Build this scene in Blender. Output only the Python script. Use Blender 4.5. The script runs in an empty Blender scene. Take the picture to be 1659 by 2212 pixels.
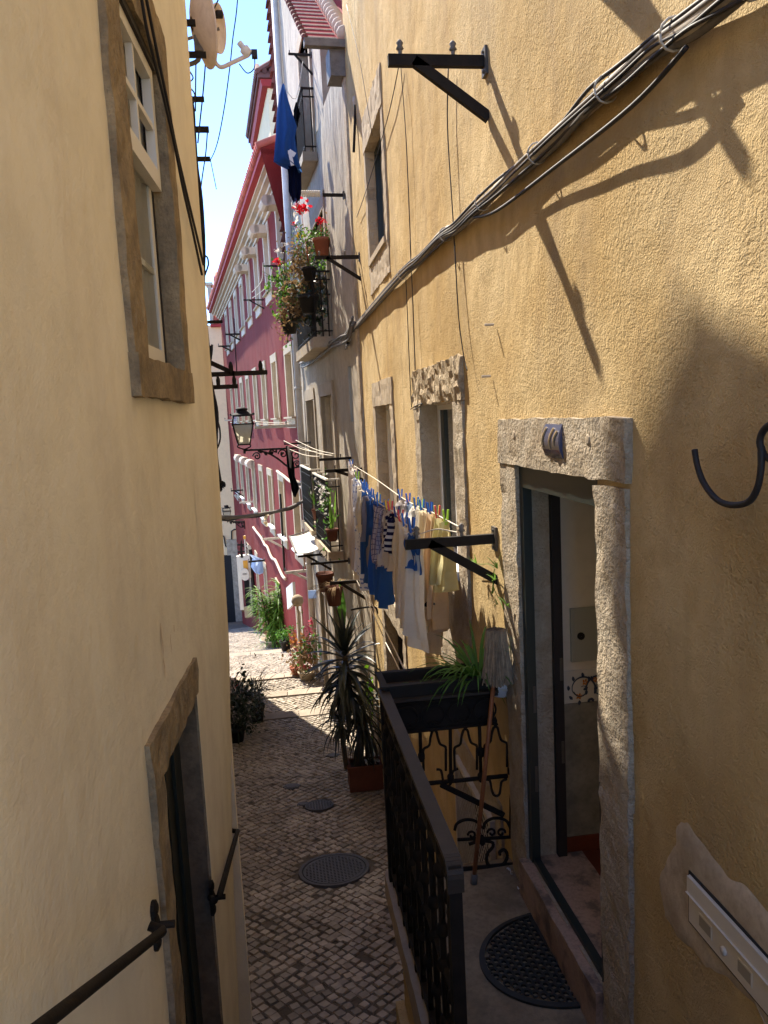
import bpy, math, random
from mathutils import Vector, Matrix, noise
random.seed(7)
SC=bpy.context.scene; COL=SC.collection
R_=math.radians
# ---------------------------------------------------------------- camera
F=1662.;CX,CY=829.5,1106.
dn=Vector((.049,1,.1235)).normalized()
vv=Vector((590-CX,912.4-CY,F)); vv=(vv-dn*vv.dot(dn)).normalized()
rr=dn.cross(vv)
RW=Matrix((rr,vv,-dn))                  # world = RW @ image axes
CAM=Vector((0,0,2.4))
cd=bpy.data.cameras.new('camera'); cam=bpy.data.objects.new('camera',cd); COL.objects.link(cam)
SC.camera=cam
cd.sensor_fit='VERTICAL'; cd.sensor_height=36; cd.sensor_width=27; cd.lens=F/2212*36
cd.clip_start=.05; cd.clip_end=2000
ax=RW@Vector((1,0,0)); ay=RW@Vector((0,-1,0)); az=RW@Vector((0,0,-1))
cam.matrix_world=Matrix.Translation(CAM)@Matrix((ax,ay,az)).transposed().to_4x4()
# ---------------------------------------------------------------- world, sun, exposure
SUN=Vector((-.55,1.47,1.8)).normalized()
W=bpy.data.worlds.new('World'); SC.world=W; W.use_nodes=True
nt=W.node_tree; bg=nt.nodes['Background']; sky=nt.nodes.new('ShaderNodeTexSky')
sky.sky_type='NISHITA'; sky.sun_disc=False
sky.sun_elevation=math.asin(SUN.z); sky.sun_rotation=math.atan2(SUN.x,SUN.y)
sky.altitude=0; sky.air_density=.45; sky.dust_density=0; sky.ozone_density=5
nt.links.new(sky.outputs[0],bg.inputs[0]); bg.inputs[1].default_value=.15
sl=bpy.data.lights.new('sun','SUN'); sl.energy=2.45; sl.angle=R_(.53); sl.color=(1,.91,.76)
so=bpy.data.objects.new('sun',sl); COL.objects.link(so)
so.rotation_euler=SUN.to_track_quat('Z','Y').to_euler()
SC.view_settings.view_transform='Standard'; SC.view_settings.look='None'; SC.view_settings.gamma=1
SC.view_settings.exposure=2.38
SC.cycles.max_bounces=10; SC.cycles.diffuse_bounces=7; SC.cycles.transparent_max_bounces=12
# ---------------------------------------------------------------- pixel <-> place helpers (photo read at 1659 x 2212)
ZS=dict(A=(240,0,660/1659),B=(500,0,400/1659),C=(500,400,400/1659),D=(500,850,400/1659),E=(540,1200,360/1659),G=(800,1100,500/1659),H=(540,1500,460/1659),I=(900,1550,420/1327),J=(0,1500,640/1336),K=(1200,1000,720/1659),M=(1200,1800,720/1659),N=(860,0,1060/1659),O=(860,600,440/1622),Q=(240,0,320/643),T=(540,1150,220/1187))
def Z(k,x,y):
    a,b,c=ZS[k]; return ((a+x*c)/1.157324,(b+y*c)/1.157324)
def ray(p): return (RW@Vector((p[0]-CX,p[1]-CY,F))).normalized()
def az_(px): w=ray((px,910-.049*(px-640))); return Vector((w.x,w.y))
def atY(p,y): w=ray(p); return CAM+w*(y/w.y)
def atZ(p,z): w=ray(p); return CAM+w*((z-2.4)/w.z)
STEPS=[14.2,15.9,17.6,22.0]
GP=[(-3,1.2),(.5,.85),(4.2,-1.95),(9.9,-2.63),(12.5,-2.93),(14.19,-3.08),(14.2,-3.2),(15.89,-3.27),(15.9,-3.39),(17.59,-3.45),(17.6,-3.57),(21.99,-4.18),(22,-4.3),(30,-5.9),(45,-9.1),(60,-12)]
def gz(y):
    for (a,b),(c,d) in zip(GP,GP[1:]):
        if y<=c: return b+(d-b)*(y-a)/(c-a)
    return GP[-1][1]
def atG(p):
    w=ray(p); t=4.
    while t<90:
        q=CAM+w*t
        if q.z<gz(q.y): return q
        t+=.01
    return q
class Fac:
    "a vertical facade plane: s along, z up, o outwards into the alley"
    def __init__(f,p,d,side=1):
        f.p=Vector((p[0],p[1],0)); f.d=Vector((d[0],d[1],0)).normalized(); f.n=Vector((-f.d.y,f.d.x,0))*side
    def P(f,s,z,o=0): return f.p+f.d*s+f.n*o+Vector((0,0,z))
    def hit(f,p,o=0):
        w=ray(p); p0=f.p+f.n*o; t=(p0-CAM).dot(f.n)/w.dot(f.n); q=CAM+w*t
        return (q-f.p).dot(f.d),q.z
    def out(f,p,s):
        "o and z of pixel p on the plane across the facade at s"
        q0=f.p+f.d*s; w=ray(p); t=(q0-CAM).dot(f.d)/w.dot(f.d); q=CAM+w*t
        return (q-f.p).dot(f.n),q.z
# ---------------------------------------------------------------- materials
MATS={}
def mat(name,col,rough=.8,col2=None,vs=3,vf=.5,bump=None,metal=0,spec=.3,trans=0,isl=0,bump2=None,det=6,streak=None,coat=0,contrast=(.35,.65)):
    """col2/vs/vf: second colour mixed by noise; bump=(scale,strength,distance); isl: brightness spread per loose piece; streak=(colour,amount): vertical weathering"""
    m=bpy.data.materials.new(name); MATS[name]=m; m.use_nodes=True; t=m.node_tree; N=t.nodes; L=t.links
    b=N['Principled BSDF']; b.inputs['Roughness'].default_value=rough; b.inputs['Metallic'].default_value=metal
    b.inputs['Specular IOR Level'].default_value=spec
    tc=N.new('ShaderNodeTexCoord'); co=tc.outputs['Object']
    c=N.new('ShaderNodeRGB'); c.outputs[0].default_value=(*col,1); out=c.outputs[0]
    def noise_(scale,detail=det,vec=co,rough_=.6):
        n=N.new('ShaderNodeTexNoise'); n.inputs['Scale'].default_value=scale; n.inputs['Detail'].default_value=detail; n.inputs['Roughness'].default_value=rough_
        L.new(vec,n.inputs['Vector']); return n.outputs['Fac']
    def mix(a,bcol,fac):
        x=N.new('ShaderNodeMix'); x.data_type='RGBA'; L.new(a,x.inputs[6])
        if isinstance(bcol,tuple): x.inputs[7].default_value=(*bcol,1)
        else: L.new(bcol,x.inputs[7])
        if isinstance(fac,float): x.inputs[0].default_value=fac
        else: L.new(fac,x.inputs[0])
        return x.outputs[2]
    def ramp(v,a,b_,amt=1.):
        r=N.new('ShaderNodeMapRange'); r.inputs[1].default_value=a; r.inputs[2].default_value=b_; r.inputs[4].default_value=amt; L.new(v,r.inputs[0]); return r.outputs[0]
    if col2:
        out=mix(out,col2,ramp(noise_(vs),contrast[0],contrast[1],vf))
        out=mix(out,tuple(x*.8 for x in col2),ramp(noise_(vs*7.3),.45,.7,vf*.5))
    if streak:
        mp=N.new('ShaderNodeMapping'); mp.inputs['Scale'].default_value=(4,4,.6); L.new(co,mp.inputs[0])
        out=mix(out,streak[0],ramp(noise_(1.,5,mp.outputs[0]),.48,.72,streak[1]))
    if isl:
        g=N.new('ShaderNodeNewGeometry'); r=N.new('ShaderNodeMapRange'); r.inputs[3].default_value=1-isl; r.inputs[4].default_value=1+isl*.6; L.new(g.outputs['Random Per Island'],r.inputs[0])
        h=N.new('ShaderNodeHueSaturation'); L.new(r.outputs[0],h.inputs['Value']); L.new(out,h.inputs['Color']); out=h.outputs[0]
    L.new(out,b.inputs['Base Color'])
    prev=None
    for bp in (bump,bump2):
        if bp:
            n=N.new('ShaderNodeBump'); n.inputs['Strength'].default_value=bp[1]; n.inputs['Distance'].default_value=bp[2]
            if len(bp)>3 and bp[3]=='v':
                mp=N.new('ShaderNodeMapping'); mp.inputs['Scale'].default_value=(1,1,.25); L.new(co,mp.inputs[0]); hv=noise_(bp[0],3,mp.outputs[0])
            else: hv=noise_(bp[0],4)
            if len(bp)>3 and bp[3]=='m':
                q=N.new('ShaderNodeMath'); q.operation='MULTIPLY'; L.new(hv,q.inputs[0]); L.new(ramp(noise_(1.7,4),.35,.62,.85),q.inputs[1]); q2=N.new('ShaderNodeMath'); q2.operation='ADD'; L.new(q.outputs[0],q2.inputs[0])
                q3=N.new('ShaderNodeMath'); q3.operation='MULTIPLY'; q3.inputs[1].default_value=.35; L.new(noise_(150,3),q3.inputs[0]); L.new(q3.outputs[0],q2.inputs[1]); hv=q2.outputs[0]
            L.new(hv,n.inputs['Height'])
            if prev: L.new(prev,n.inputs['Normal'])
            prev=n.outputs[0]
    if prev: L.new(prev,b.inputs['Normal'])
    if coat: b.inputs['Coat Weight'].default_value=coat
    if trans:
        tr=N.new('ShaderNodeBsdfTranslucent'); L.new(out,tr.inputs[0]); ms=N.new('ShaderNodeMixShader'); ms.inputs[0].default_value=trans
        L.new(b.outputs[0],ms.inputs[1]); L.new(tr.outputs[0],ms.inputs[2]); L.new(ms.outputs[0],N['Material Output'].inputs[0])
    return m
def glassmat(name,refl=.12,tint=(.9,.93,.92),flat=0):
    m=bpy.data.materials.new(name); MATS[name]=m; m.use_nodes=True; t=m.node_tree; N=t.nodes; L=t.links
    for n in list(N):
        if n.type=='BSDF_PRINCIPLED': N.remove(n)
    a=N.new('ShaderNodeBsdfTransparent'); a.inputs[0].default_value=(*tint,1); g=N.new('ShaderNodeBsdfGlossy'); g.inputs['Roughness'].default_value=.03
    fr=N.new('ShaderNodeFresnel'); fr.inputs[0].default_value=1.5; ad=N.new('ShaderNodeMath'); ad.operation='ADD'; ad.inputs[1].default_value=refl*.4; L.new(fr.outputs[0],ad.inputs[0])
    ms=N.new('ShaderNodeMixShader')
    if flat: ms.inputs[0].default_value=flat
    else: L.new(ad.outputs[0],ms.inputs[0])
    L.new(a.outputs[0],ms.inputs[1]); L.new(g.outputs[0],ms.inputs[2]); L.new(ms.outputs[0],N['Material Output'].inputs[0])
    return m
mat('yellow_plaster',(.66,.50,.27),.92,(.52,.36,.16),.8,1.,(62,1.,.028,'m'),spec=.1,bump2=(6,.5,.04),streak=((.38,.275,.16),.5),contrast=(.4,.6))
mat('cream_plaster',(.90,.83,.67),.9,(.84,.765,.60),.8,.8,(34,.4,.010,'m'),spec=.15,bump2=(4,.35,.03),streak=((.66,.56,.43),.4))
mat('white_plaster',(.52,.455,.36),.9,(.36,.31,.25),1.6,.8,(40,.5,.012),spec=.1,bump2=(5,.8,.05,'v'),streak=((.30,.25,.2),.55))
mat('red_plaster',(.18,.019,.016),.9,(.13,.017,.015),.7,.7,(40,.3,.01),spec=.1,streak=((.21,.05,.042),.5))
mat('pink_plaster',(.88,.64,.38),.9,(.82,.58,.36),1,.6,(30,.2,.01))
mat('stain',(.70,.58,.42),.9,(.60,.46,.31),12,.8)
mat('grey_cement',(.58,.48,.36),.95,(.34,.275,.20),5,.9,(90,.5,.006),spec=.1,bump2=(8,.4,.01))
mat('limestone',(.50,.43,.335),.95,(.36,.28,.19),7,.75,(70,1.,.02),spec=.1,bump2=(14,.9,.03))
mat('eroded_stone',(.50,.41,.29),.95,(.30,.22,.13),9,.7,(50,.9,.02),spec=.1,bump2=(16,1.,.05,'v'))
mat('ochre_stone',(.40,.305,.185),.95,(.20,.155,.105),8,.9,(60,.7,.015),spec=.1,bump2=(17,.8,.02,'v'))
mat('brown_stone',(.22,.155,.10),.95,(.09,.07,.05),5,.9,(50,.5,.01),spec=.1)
mat('pale_stone',(.46,.37,.26),.9,(.34,.27,.19),3,.7,(30,.4,.01))
mat('cobble',(.46,.39,.31),.75,(.26,.215,.165),1.6,.8,(120,.3,.004),isl=.3,spec=.3)
mat('joint',(.15,.12,.09),.95,(.05,.04,.03),6,.6,(60,.5,.01))
mat('step_stone',(.38,.31,.24),.85,(.27,.22,.17),5,.7,(60,.4,.006),isl=.15)
mat('landing_concrete',(.36,.275,.18),.95,(.18,.135,.09),5,.9,(160,.7,.006),spec=.1,bump2=(30,.3,.01))
mat('iron',(.015,.012,.010),.75,(.032,.025,.02),12,.5,(90,.3,.003),spec=.15)
mat('grey_iron',(.075,.063,.052),.5,(.05,.042,.034),14,.6,(120,.25,.002),spec=.5)
mat('rail_paint',(.050,.038,.029),.6,(.03,.024,.019),20,.6,(120,.3,.002),spec=.3)
mat('cover_iron',(.055,.055,.06),.55,(.08,.075,.075),9,.6,(200,.6,.004),spec=.5)
mat('green_steel',(.022,.027,.024),.4,(.02,.028,.026),8,.5)
mat('dark_wood',(.025,.02,.02),.6,(.012,.01,.012),5,.5,(30,.3,.004))
mat('white_paint',(.78,.72,.62),.5,(.66,.6,.5),5,.4)
mat('white_frame',(.72,.70,.66),.45)
mat('marble',(.40,.27,.2),.35,(.12,.09,.075),9,.9,contrast=(.5,.62),spec=.5)
mat('grey_marble',(.30,.27,.22),.4,(.12,.11,.09),4,.8)
mat('hall_plaster',(.72,.64,.54),.8,(.62,.55,.46),2,.5)
mat('cabinet',(.36,.35,.29),.5)
mat('red_floor',(.16,.035,.015),.5,(.11,.025,.012),4,.5)
mat('black',(.006,.006,.007),.8)
mat('dark_room',(.03,.027,.026),.9)
mat('curtain',(.62,.58,.54),.9,(.5,.47,.44),8,.4,trans=.4)
glassmat('glass',flat=.12); glassmat('dark_glass',.35,(.5,.52,.55)); mat('lamp_glass',(.62,.57,.45),.4,(.5,.46,.36),2,.5,trans=.55)
mat('terracotta',(.42,.13,.065),.85,(.30,.10,.055),8,.6,(60,.3,.004))
mat('terracotta_dark',(.16,.055,.032),.85,(.10,.04,.025),8,.6,(60,.3,.004))
mat('roof_tile',(.50,.13,.09),.85,(.34,.10,.07),5,.7,(40,.4,.01),isl=.25)
mat('roof_tile_dark',(.20,.07,.055),.85,(.12,.055,.05),5,.7,(40,.4,.01),isl=.3)
mat('roof_fascia',(.40,.04,.04),.7,(.3,.03,.035),3,.5)
mat('cornice',(.58,.46,.35),.85,(.46,.36,.28),2,.5)
mat('black_plastic',(.018,.014,.011),.75,(.03,.026,.022),10,.5)
mat('rubber',(.024,.021,.018),.6,(.035,.033,.03),12,.5)
mat('soil',(.05,.035,.025),.95)
mat('mail_metal',(.62,.56,.46),.35,(.58,.52,.42),5,.3,spec=.5)
mat('mail_slot',(.30,.26,.2),.5)
mat('tile_blue',(.045,.06,.13),.15,(.08,.09,.15),9,.6,spec=.7,coat=.5)
mat('tile_tan',(.5,.36,.2),.4); mat('tile_white',(.62,.57,.50),.3); mat('tile_ink',(.03,.045,.08),.4); mat('tile_orange',(.5,.17,.03),.4)
mat('mop_yarn',(.36,.28,.19),.95,(.18,.14,.10),30,.7,isl=.35)
mat('wood_handle',(.32,.12,.045),.45,(.2,.07,.03),20,.6)
mat('cable_white',(.58,.52,.43),.7,(.35,.3,.25),10,.6); mat('cable_black',(.02,.018,.02),.6); mat('cable_grey',(.20,.18,.165),.7,(.1,.09,.08),12,.6)
mat('rope',(.66,.6,.5),.9)
mat('dish',(.80,.70,.66),.5,(.5,.4,.37),4,.5); mat('dish_white',(.75,.72,.7),.4)
mat('zinc_pipe',(.68,.64,.58),.6,(.52,.47,.42),6,.7,(30,.2,.005)); mat('red_pipe',(.22,.05,.05),.6)
mat('leaf_green',(.075,.19,.03),.5,(.12,.26,.04),6,.6,trans=.35,isl=.35)
mat('leaf_bright',(.13,.26,.035),.5,(.19,.33,.05),6,.5,trans=.45,isl=.3)
mat('leaf_lime',(.26,.55,.02),.5,trans=.6,isl=.2)
mat('leaf_dark',(.022,.04,.024),.38,(.035,.06,.03),6,.6,trans=.12,isl=.35,spec=.5)
mat('leaf_yucca',(.020,.028,.024),.36,(.032,.042,.034),6,.6,trans=.06,isl=.4,spec=.5)
mat('leaf_dry',(.34,.22,.10),.8,(.22,.14,.07),8,.6,trans=.3,isl=.35)
mat('stem',(.10,.075,.05),.9,(.06,.05,.035),20,.6,(60,.6,.01))
for n,c in dict(petal_red=(.75,.02,.04),petal_white=(.8,.76,.72),petal_yellow=(.8,.5,.05),petal_orange=(.5,.2,.06),petal_pink=(.5,.1,.14)).items(): mat(n,c,.7,trans=.3,isl=.2)
def cloth(n,c,c2=None): return mat(n,c,.95,c2 or tuple(x*.85 for x in c),5,.4,(300,.3,.002),trans=.5,spec=.05)
cloth('cloth_blue',(.05,.13,.32)); cloth('cloth_navy',(.012,.016,.05)); cloth('cloth_black',(.012,.012,.016)); cloth('cloth_lilac',(.60,.55,.54)); cloth('cloth_white',(.86,.81,.73))
cloth('cloth_cream',(.78,.68,.50)); cloth('cloth_beige',(.68,.52,.34)); cloth('cloth_green',(.62,.56,.32)); cloth('cloth_grey',(.33,.30,.32)); cloth('cloth_royal',(.05,.14,.42)); cloth('cloth_paleblue',(.45,.55,.72))
mat('sun_white',(.80,.80,.78),.6,(.7,.72,.75),3,.3)
mat('peg_blue',(.03,.17,.65),.4); mat('peg_green',(.35,.62,.05),.4); mat('peg_red',(.65,.08,.10),.4); mat('peg_yellow',(.75,.5,.05),.4); mat('peg_navy',(.03,.05,.25),.4)
mat('sign_yellow',(.75,.38,.05),.6,(.65,.3,.04),5,.4); mat('sign_cream',(.70,.66,.55),.6)
def pattern_cloth(name,a,b,kind,scale):
    m=mat(name,a,.95,spec=.05,trans=.2); t=m.node_tree; N=t.nodes; L=t.links; bs=N['Principled BSDF']
    tc=N.new('ShaderNodeUVMap'); sp=N.new('ShaderNodeSeparateXYZ'); L.new(tc.outputs[0],sp.inputs[0])
    def st(sock,sc,th):
        x=N.new('ShaderNodeMath'); x.operation='MULTIPLY'; x.inputs[1].default_value=sc; L.new(sock,x.inputs[0])
        f=N.new('ShaderNodeMath'); f.operation='FRACT'; L.new(x.outputs[0],f.inputs[0]); g=N.new('ShaderNodeMath'); g.operation='LESS_THAN'; g.inputs[1].default_value=th; L.new(f.outputs[0],g.inputs[0]); return g.outputs[0]
    if kind=='stripe': fac=st(sp.outputs[1],scale,.5)
    elif kind=='check':
        q=N.new('ShaderNodeMath'); q.operation='MAXIMUM'; L.new(st(sp.outputs[0],scale,.16),q.inputs[0]); L.new(st(sp.outputs[1],scale,.16),q.inputs[1]); fac=q.outputs[0]
    else:
        v=N.new('ShaderNodeTexVoronoi'); v.inputs['Scale'].default_value=scale; L.new(tc.outputs[0],v.inputs['Vector']); g=N.new('ShaderNodeMath'); g.operation='LESS_THAN'; g.inputs[1].default_value=.28; L.new(v.outputs[0],g.inputs[0]); fac=g.outputs[0]
    x=N.new('ShaderNodeMix'); x.data_type='RGBA'; x.inputs[6].default_value=(*a,1); x.inputs[7].default_value=(*b,1); L.new(fac,x.inputs[0])
    for n in N:
        if n.type in('BSDF_TRANSLUCENT',): L.new(x.outputs[2],n.inputs[0])
    L.new(x.outputs[2],bs.inputs['Base Color'])
pattern_cloth('cloth_check',(.42,.38,.44),(.12,.11,.22),'check',26); pattern_cloth('cloth_stripe',(.55,.52,.50),(.015,.015,.05),'stripe',22)
pattern_cloth('cloth_dots',(.60,.62,.72),(.16,.22,.48),'dots',30)
# ---------------------------------------------------------------- mesh builder
class MB:
    def __init__(m): m.v=[];m.f=[];m.mi=[];m.uv=None;m.k=0
    def quad(m,a,b,c,d): n=len(m.v); m.v+=[a,b,c,d]; m.f.append((n,n+1,n+2,n+3)); m.mi.append(m.k)
    def poly(m,pts): n=len(m.v); m.v+=list(pts); m.f.append(tuple(range(n,n+len(pts)))); m.mi.append(m.k)
    def hexa(m,p):   # 8 corners: bottom 4, top 4
        n=len(m.v); m.v+=p
        for q in ((0,3,2,1),(4,5,6,7),(0,1,5,4),(1,2,6,5),(2,3,7,6),(3,0,4,7)): m.f.append(tuple(n+i for i in q)); m.mi.append(m.k)
    def box(m,a,b):
        x0,y0,z0=a;x1,y1,z1=b; m.hexa([Vector(p) for p in((x0,y0,z0),(x1,y0,z0),(x1,y1,z0),(x0,y1,z0),(x0,y0,z1),(x1,y0,z1),(x1,y1,z1),(x0,y1,z1))])
    def fbox(m,f,s0,s1,z0,z1,o0,o1):
        m.hexa([f.P(s0,z0,o0),f.P(s1,z0,o0),f.P(s1,z0,o1),f.P(s0,z0,o1),f.P(s0,z1,o0),f.P(s1,z1,o0),f.P(s1,z1,o1),f.P(s0,z1,o1)])
    def bar(m,a,b,w,h,up=Vector((0,0,1))):
        a=Vector(a);b=Vector(b);d=(b-a).normalized(); x=d.cross(up)
        if x.length<1e-3: x=Vector((1,0,0))
        x.normalize(); y=x.cross(d).normalized(); x*=w/2;y*=h/2
        m.hexa([a-x-y,a+x-y,b+x-y,b-x-y,a-x+y,a+x+y,b+x+y,b-x+y])
    def tube(m,path,r,n=6,caps=True,closed=False):
        path=[Vector(p) for p in path]; N=len(path)
        if N<2: return
        base=len(m.v); up=Vector((.13,.27,.95))
        for i,p in enumerate(path):
            a=path[i-1] if i else (path[-1] if closed else p); b=path[i+1] if i<N-1 else (path[0] if closed else p)
            d=(b-a)
            if d.length<1e-9: d=Vector((0,0,1))
            d.normalize(); x=d.cross(up)
            if x.length<.05: x=d.cross(Vector((1,0,0)))
            x.normalize(); y=x.cross(d); rad=r[i] if isinstance(r,(list,tuple)) else r
            for k in range(n):
                t=2*math.pi*k/n; m.v.append(p+x*math.cos(t)*rad+y*math.sin(t)*rad)
        rng=N if closed else N-1
        for i in range(rng):
            for k in range(n):
                a=base+i*n+k; b=base+i*n+(k+1)%n; j=(i+1)%N; c=base+j*n+(k+1)%n; d=base+j*n+k
                m.f.append((a,b,c,d)); m.mi.append(m.k)
        if caps and not closed:
            m.f.append(tuple(base+k for k in range(n))[::-1]); m.mi.append(m.k)
            m.f.append(tuple(base+(N-1)*n+k for k in range(n))); m.mi.append(m.k)
    def lathe(m,c,prof,n=16,axis=Vector((0,0,1))):
        axis=axis.normalized(); x=axis.cross(Vector((0,1,0.01))).normalized(); y=axis.cross(x); base=len(m.v); c=Vector(c)
        for r,h in prof:
            for k in range(n):
                t=2*math.pi*k/n; m.v.append(c+axis*h+(x*math.cos(t)+y*math.sin(t))*r)
        for i in range(len(prof)-1):
            for k in range(n):
                m.f.append((base+i*n+k,base+i*n+(k+1)%n,base+(i+1)*n+(k+1)%n,base+(i+1)*n+k)); m.mi.append(m.k)
    def rbox(m,f,s0,s1,z0,z1,o0,o1,res=.05,amp=.008,fr=9.):
        "a stone block with uneven faces"
        def g(n0,n1): return max(1,int(round(abs(n1-n0)/res)))
        ns,nz,no=g(s0,s1),g(z0,z1),max(1,g(o0,o1)//2)
        idx={}
        def vt(i,j,k):
            if (i,j,k) in idx: return idx[(i,j,k)]
            p=f.P(s0+(s1-s0)*i/ns,z0+(z1-z0)*j/nz,o0+(o1-o0)*k/no)
            q=noise.noise_vector(p*fr)*amp+noise.noise_vector(p*fr*3.1)*amp*.5; p=p+q
            m.v.append(p); idx[(i,j,k)]=len(m.v)-1; return idx[(i,j,k)]
        def fc(a,b,c,d): m.f.append((a,b,c,d)); m.mi.append(m.k)
        for i in range(ns):
            for j in range(nz):
                for k in (0,no): fc(vt(i,j,k),vt(i+1,j,k),vt(i+1,j+1,k),vt(i,j+1,k))
        for i in range(ns):
            for k in range(no):
                for j in (0,nz): fc(vt(i,j,k),vt(i+1,j,k),vt(i+1,j,k+1),vt(i,j,k+1))
        for j in range(nz):
            for k in range(no):
                for i in (0,ns): fc(vt(i,j,k),vt(i,j+1,k),vt(i,j+1,k+1),vt(i,j,k+1))
    def wall(m,f,s0,s1,z0,z1,holes=(),res=.4,amp=.01,depth=.3,rev=None,fr=.8):
        "facade sheet with openings and their reveals"
        def cuts(a,b,hs):
            c={round(a,4),round(b,4)}
            n=max(1,int((b-a)/res))
            for i in range(n): c.add(round(a+(b-a)*i/n,4))
            hs=[h for h in hs if a<h<b]
            c={x for x in c if all(abs(x-h)>.06 for h in hs)}|{round(h,4) for h in hs}
            return sorted(c)
        S=cuts(s0,s1,[h[0] for h in holes]+[h[1] for h in holes]); ZZ=cuts(z0,z1,[h[2] for h in holes]+[h[3] for h in holes])
        base=len(m.v)
        for z in ZZ:
            for s in S:
                p=f.P(s,z); m.v.append(p+f.n*(noise.noise(p*fr)*amp*2+noise.noise(p*fr*3)*amp))
        nS=len(S)
        for j in range(len(ZZ)-1):
            for i in range(nS-1):
                sm=(S[i]+S[i+1])/2; zm=(ZZ[j]+ZZ[j+1])/2
                if any(h[0]<sm<h[1] and h[2]<zm<h[3] for h in holes): continue
                a=base+j*nS+i; m.f.append((a,a+1,a+nS+1,a+nS)); m.mi.append(m.k)
        k0=m.k
        if rev is not None: m.k=rev
        for h in holes:
            a,b,c,d=h[:4]; dp=h[4] if len(h)>4 else depth; e=.0
            m.quad(f.P(a,c,.004),f.P(a,d,.004),f.P(a,d,-dp),f.P(a,c,-dp)); m.quad(f.P(b,c,.004),f.P(b,d,.004),f.P(b,d,-dp),f.P(b,c,-dp))
            m.quad(f.P(a,c,.004),f.P(b,c,.004),f.P(b,c,-dp),f.P(a,c,-dp)); m.quad(f.P(a,d,.004),f.P(b,d,.004),f.P(b,d,-dp),f.P(a,d,-dp))
        m.k=k0
    def blade(m,base,d,L,w,droop=.5,seg=5,fold=.25,tw=None):
        "a strap leaf: starts along d, bends down"
        d=Vector(d).normalized(); side=d.cross(Vector((0,0,1)))
        if side.length<.1: side=Vector((random.uniform(-1,1),random.uniform(-1,1),0))
        side.normalize(); p=Vector(base); b=len(m.v); st=L/seg
        for i in range(seg+1):
            t=i/seg; ww=w*(.55+.9*t if t<.4 else .91*(1-(t-.4)/.6)**.8+.02)*.5
            nrm=side.cross(d).normalized()
            m.v+= [p-side*ww+nrm*ww*fold,p,p+side*ww+nrm*ww*fold]
            p=p+d*st; d=(d+Vector((0,0,-1))*droop*st/L*(.6+1.2*t)).normalized()
        for i in range(seg):
            a=b+i*3; m.f+=[(a,a+1,a+4,a+3),(a+1,a+2,a+5,a+4)]; m.mi+=[m.k,m.k]
    def leaf(m,p,r,nrm=None):
        n=(nrm or Vector((random.gauss(0,1),random.gauss(0,1),random.gauss(0,1)))).normalized(); x=n.cross(Vector((random.gauss(0,1),random.gauss(0,1),.3))).normalized(); y=n.cross(x)
        b=len(m.v); p=Vector(p)
        m.v+=[p-x*r,p-x*r*.3+y*r*.55+n*r*.15,p+x*r*.5+y*r*.45+n*r*.1,p+x*r,p+x*r*.5-y*r*.45+n*r*.1,p-x*r*.3-y*r*.55+n*r*.15]; m.f.append(tuple(b+i for i in range(6))); m.mi.append(m.k)
    def cloud(m,c,rad,n,r):
        for _ in range(n):
            q=Vector((random.gauss(0,.5),random.gauss(0,.5),random.gauss(0,.5)));  q=Vector((q.x*rad[0],q.y*rad[1],q.z*rad[2])); m.leaf(Vector(c)+q,r*random.uniform(.6,1.3))
    def build(m,name,mats,parent=None,smooth=False,kind=None,label=None):
        me=bpy.data.meshes.new(name); 
        off=Vector((0,0,0))
        if parent is None and m.v:
            xs=[v.x for v in m.v];ys=[v.y for v in m.v];zs=[v.z for v in m.v]; off=Vector(((min(xs)+max(xs))/2,(min(ys)+max(ys))/2,min(zs)))
            if kind=='structure': off=Vector((0,0,0))
        me.from_pydata([tuple(v-off) for v in m.v],[],m.f)
        mats=mats if isinstance(mats,(list,tuple)) else [mats]
        for x in mats: me.materials.append(MATS[x])
        if len(mats)>1: me.polygons.foreach_set('material_index',m.mi)
        if smooth: me.polygons.foreach_set('use_smooth',[True]*len(me.polygons))
        if m.uv:
            u=me.uv_layers.new(name='UVMap')
            for lp in me.loops: u.data[lp.index].uv=m.uv[lp.vertex_index]
        me.update()
        o=bpy.data.objects.new(name,me); COL.objects.link(o); o.location=off
        if parent is not None:
            o.parent=parent; w=parent.location.copy(); q=parent.parent
            while q: w=w+q.location; q=q.parent
            o.location=-w
        if kind: o['kind']=kind
        if label: o['label']=label
        return o
def tag(o,label,cat,group=None):
    o['label']=label; o['category']=cat
    if group: o['group']=group
    return o
def thing(name,label,cat,loc,group=None):
    o=bpy.data.objects.new(name,None); COL.objects.link(o); o.location=Vector(loc); o.empty_display_size=.1
    return tag(o,label,cat,group)
def arc(c,r,a0,a1,n,X,Y): return [Vector(c)+X*r*math.cos(a0+(a1-a0)*i/n)+Y*r*math.sin(a0+(a1-a0)*i/n) for i in range(n+1)]
def smoothpath(pts,n=6):
    pts=[Vector(p) for p in pts]; out=[]; P=[pts[0]]+pts+[pts[-1]]
    for i in range(1,len(P)-2):
        for k in range(n):
            t=k/n; a,b,c,d=P[i-1],P[i],P[i+1],P[i+2]
            out.append(.5*((2*b)+(c-a)*t+(2*a-5*b+4*c-d)*t*t+(3*b-a-3*c+d)*t**3))
    out.append(pts[-1]); return out
UP=Vector((0,0,1))
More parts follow.
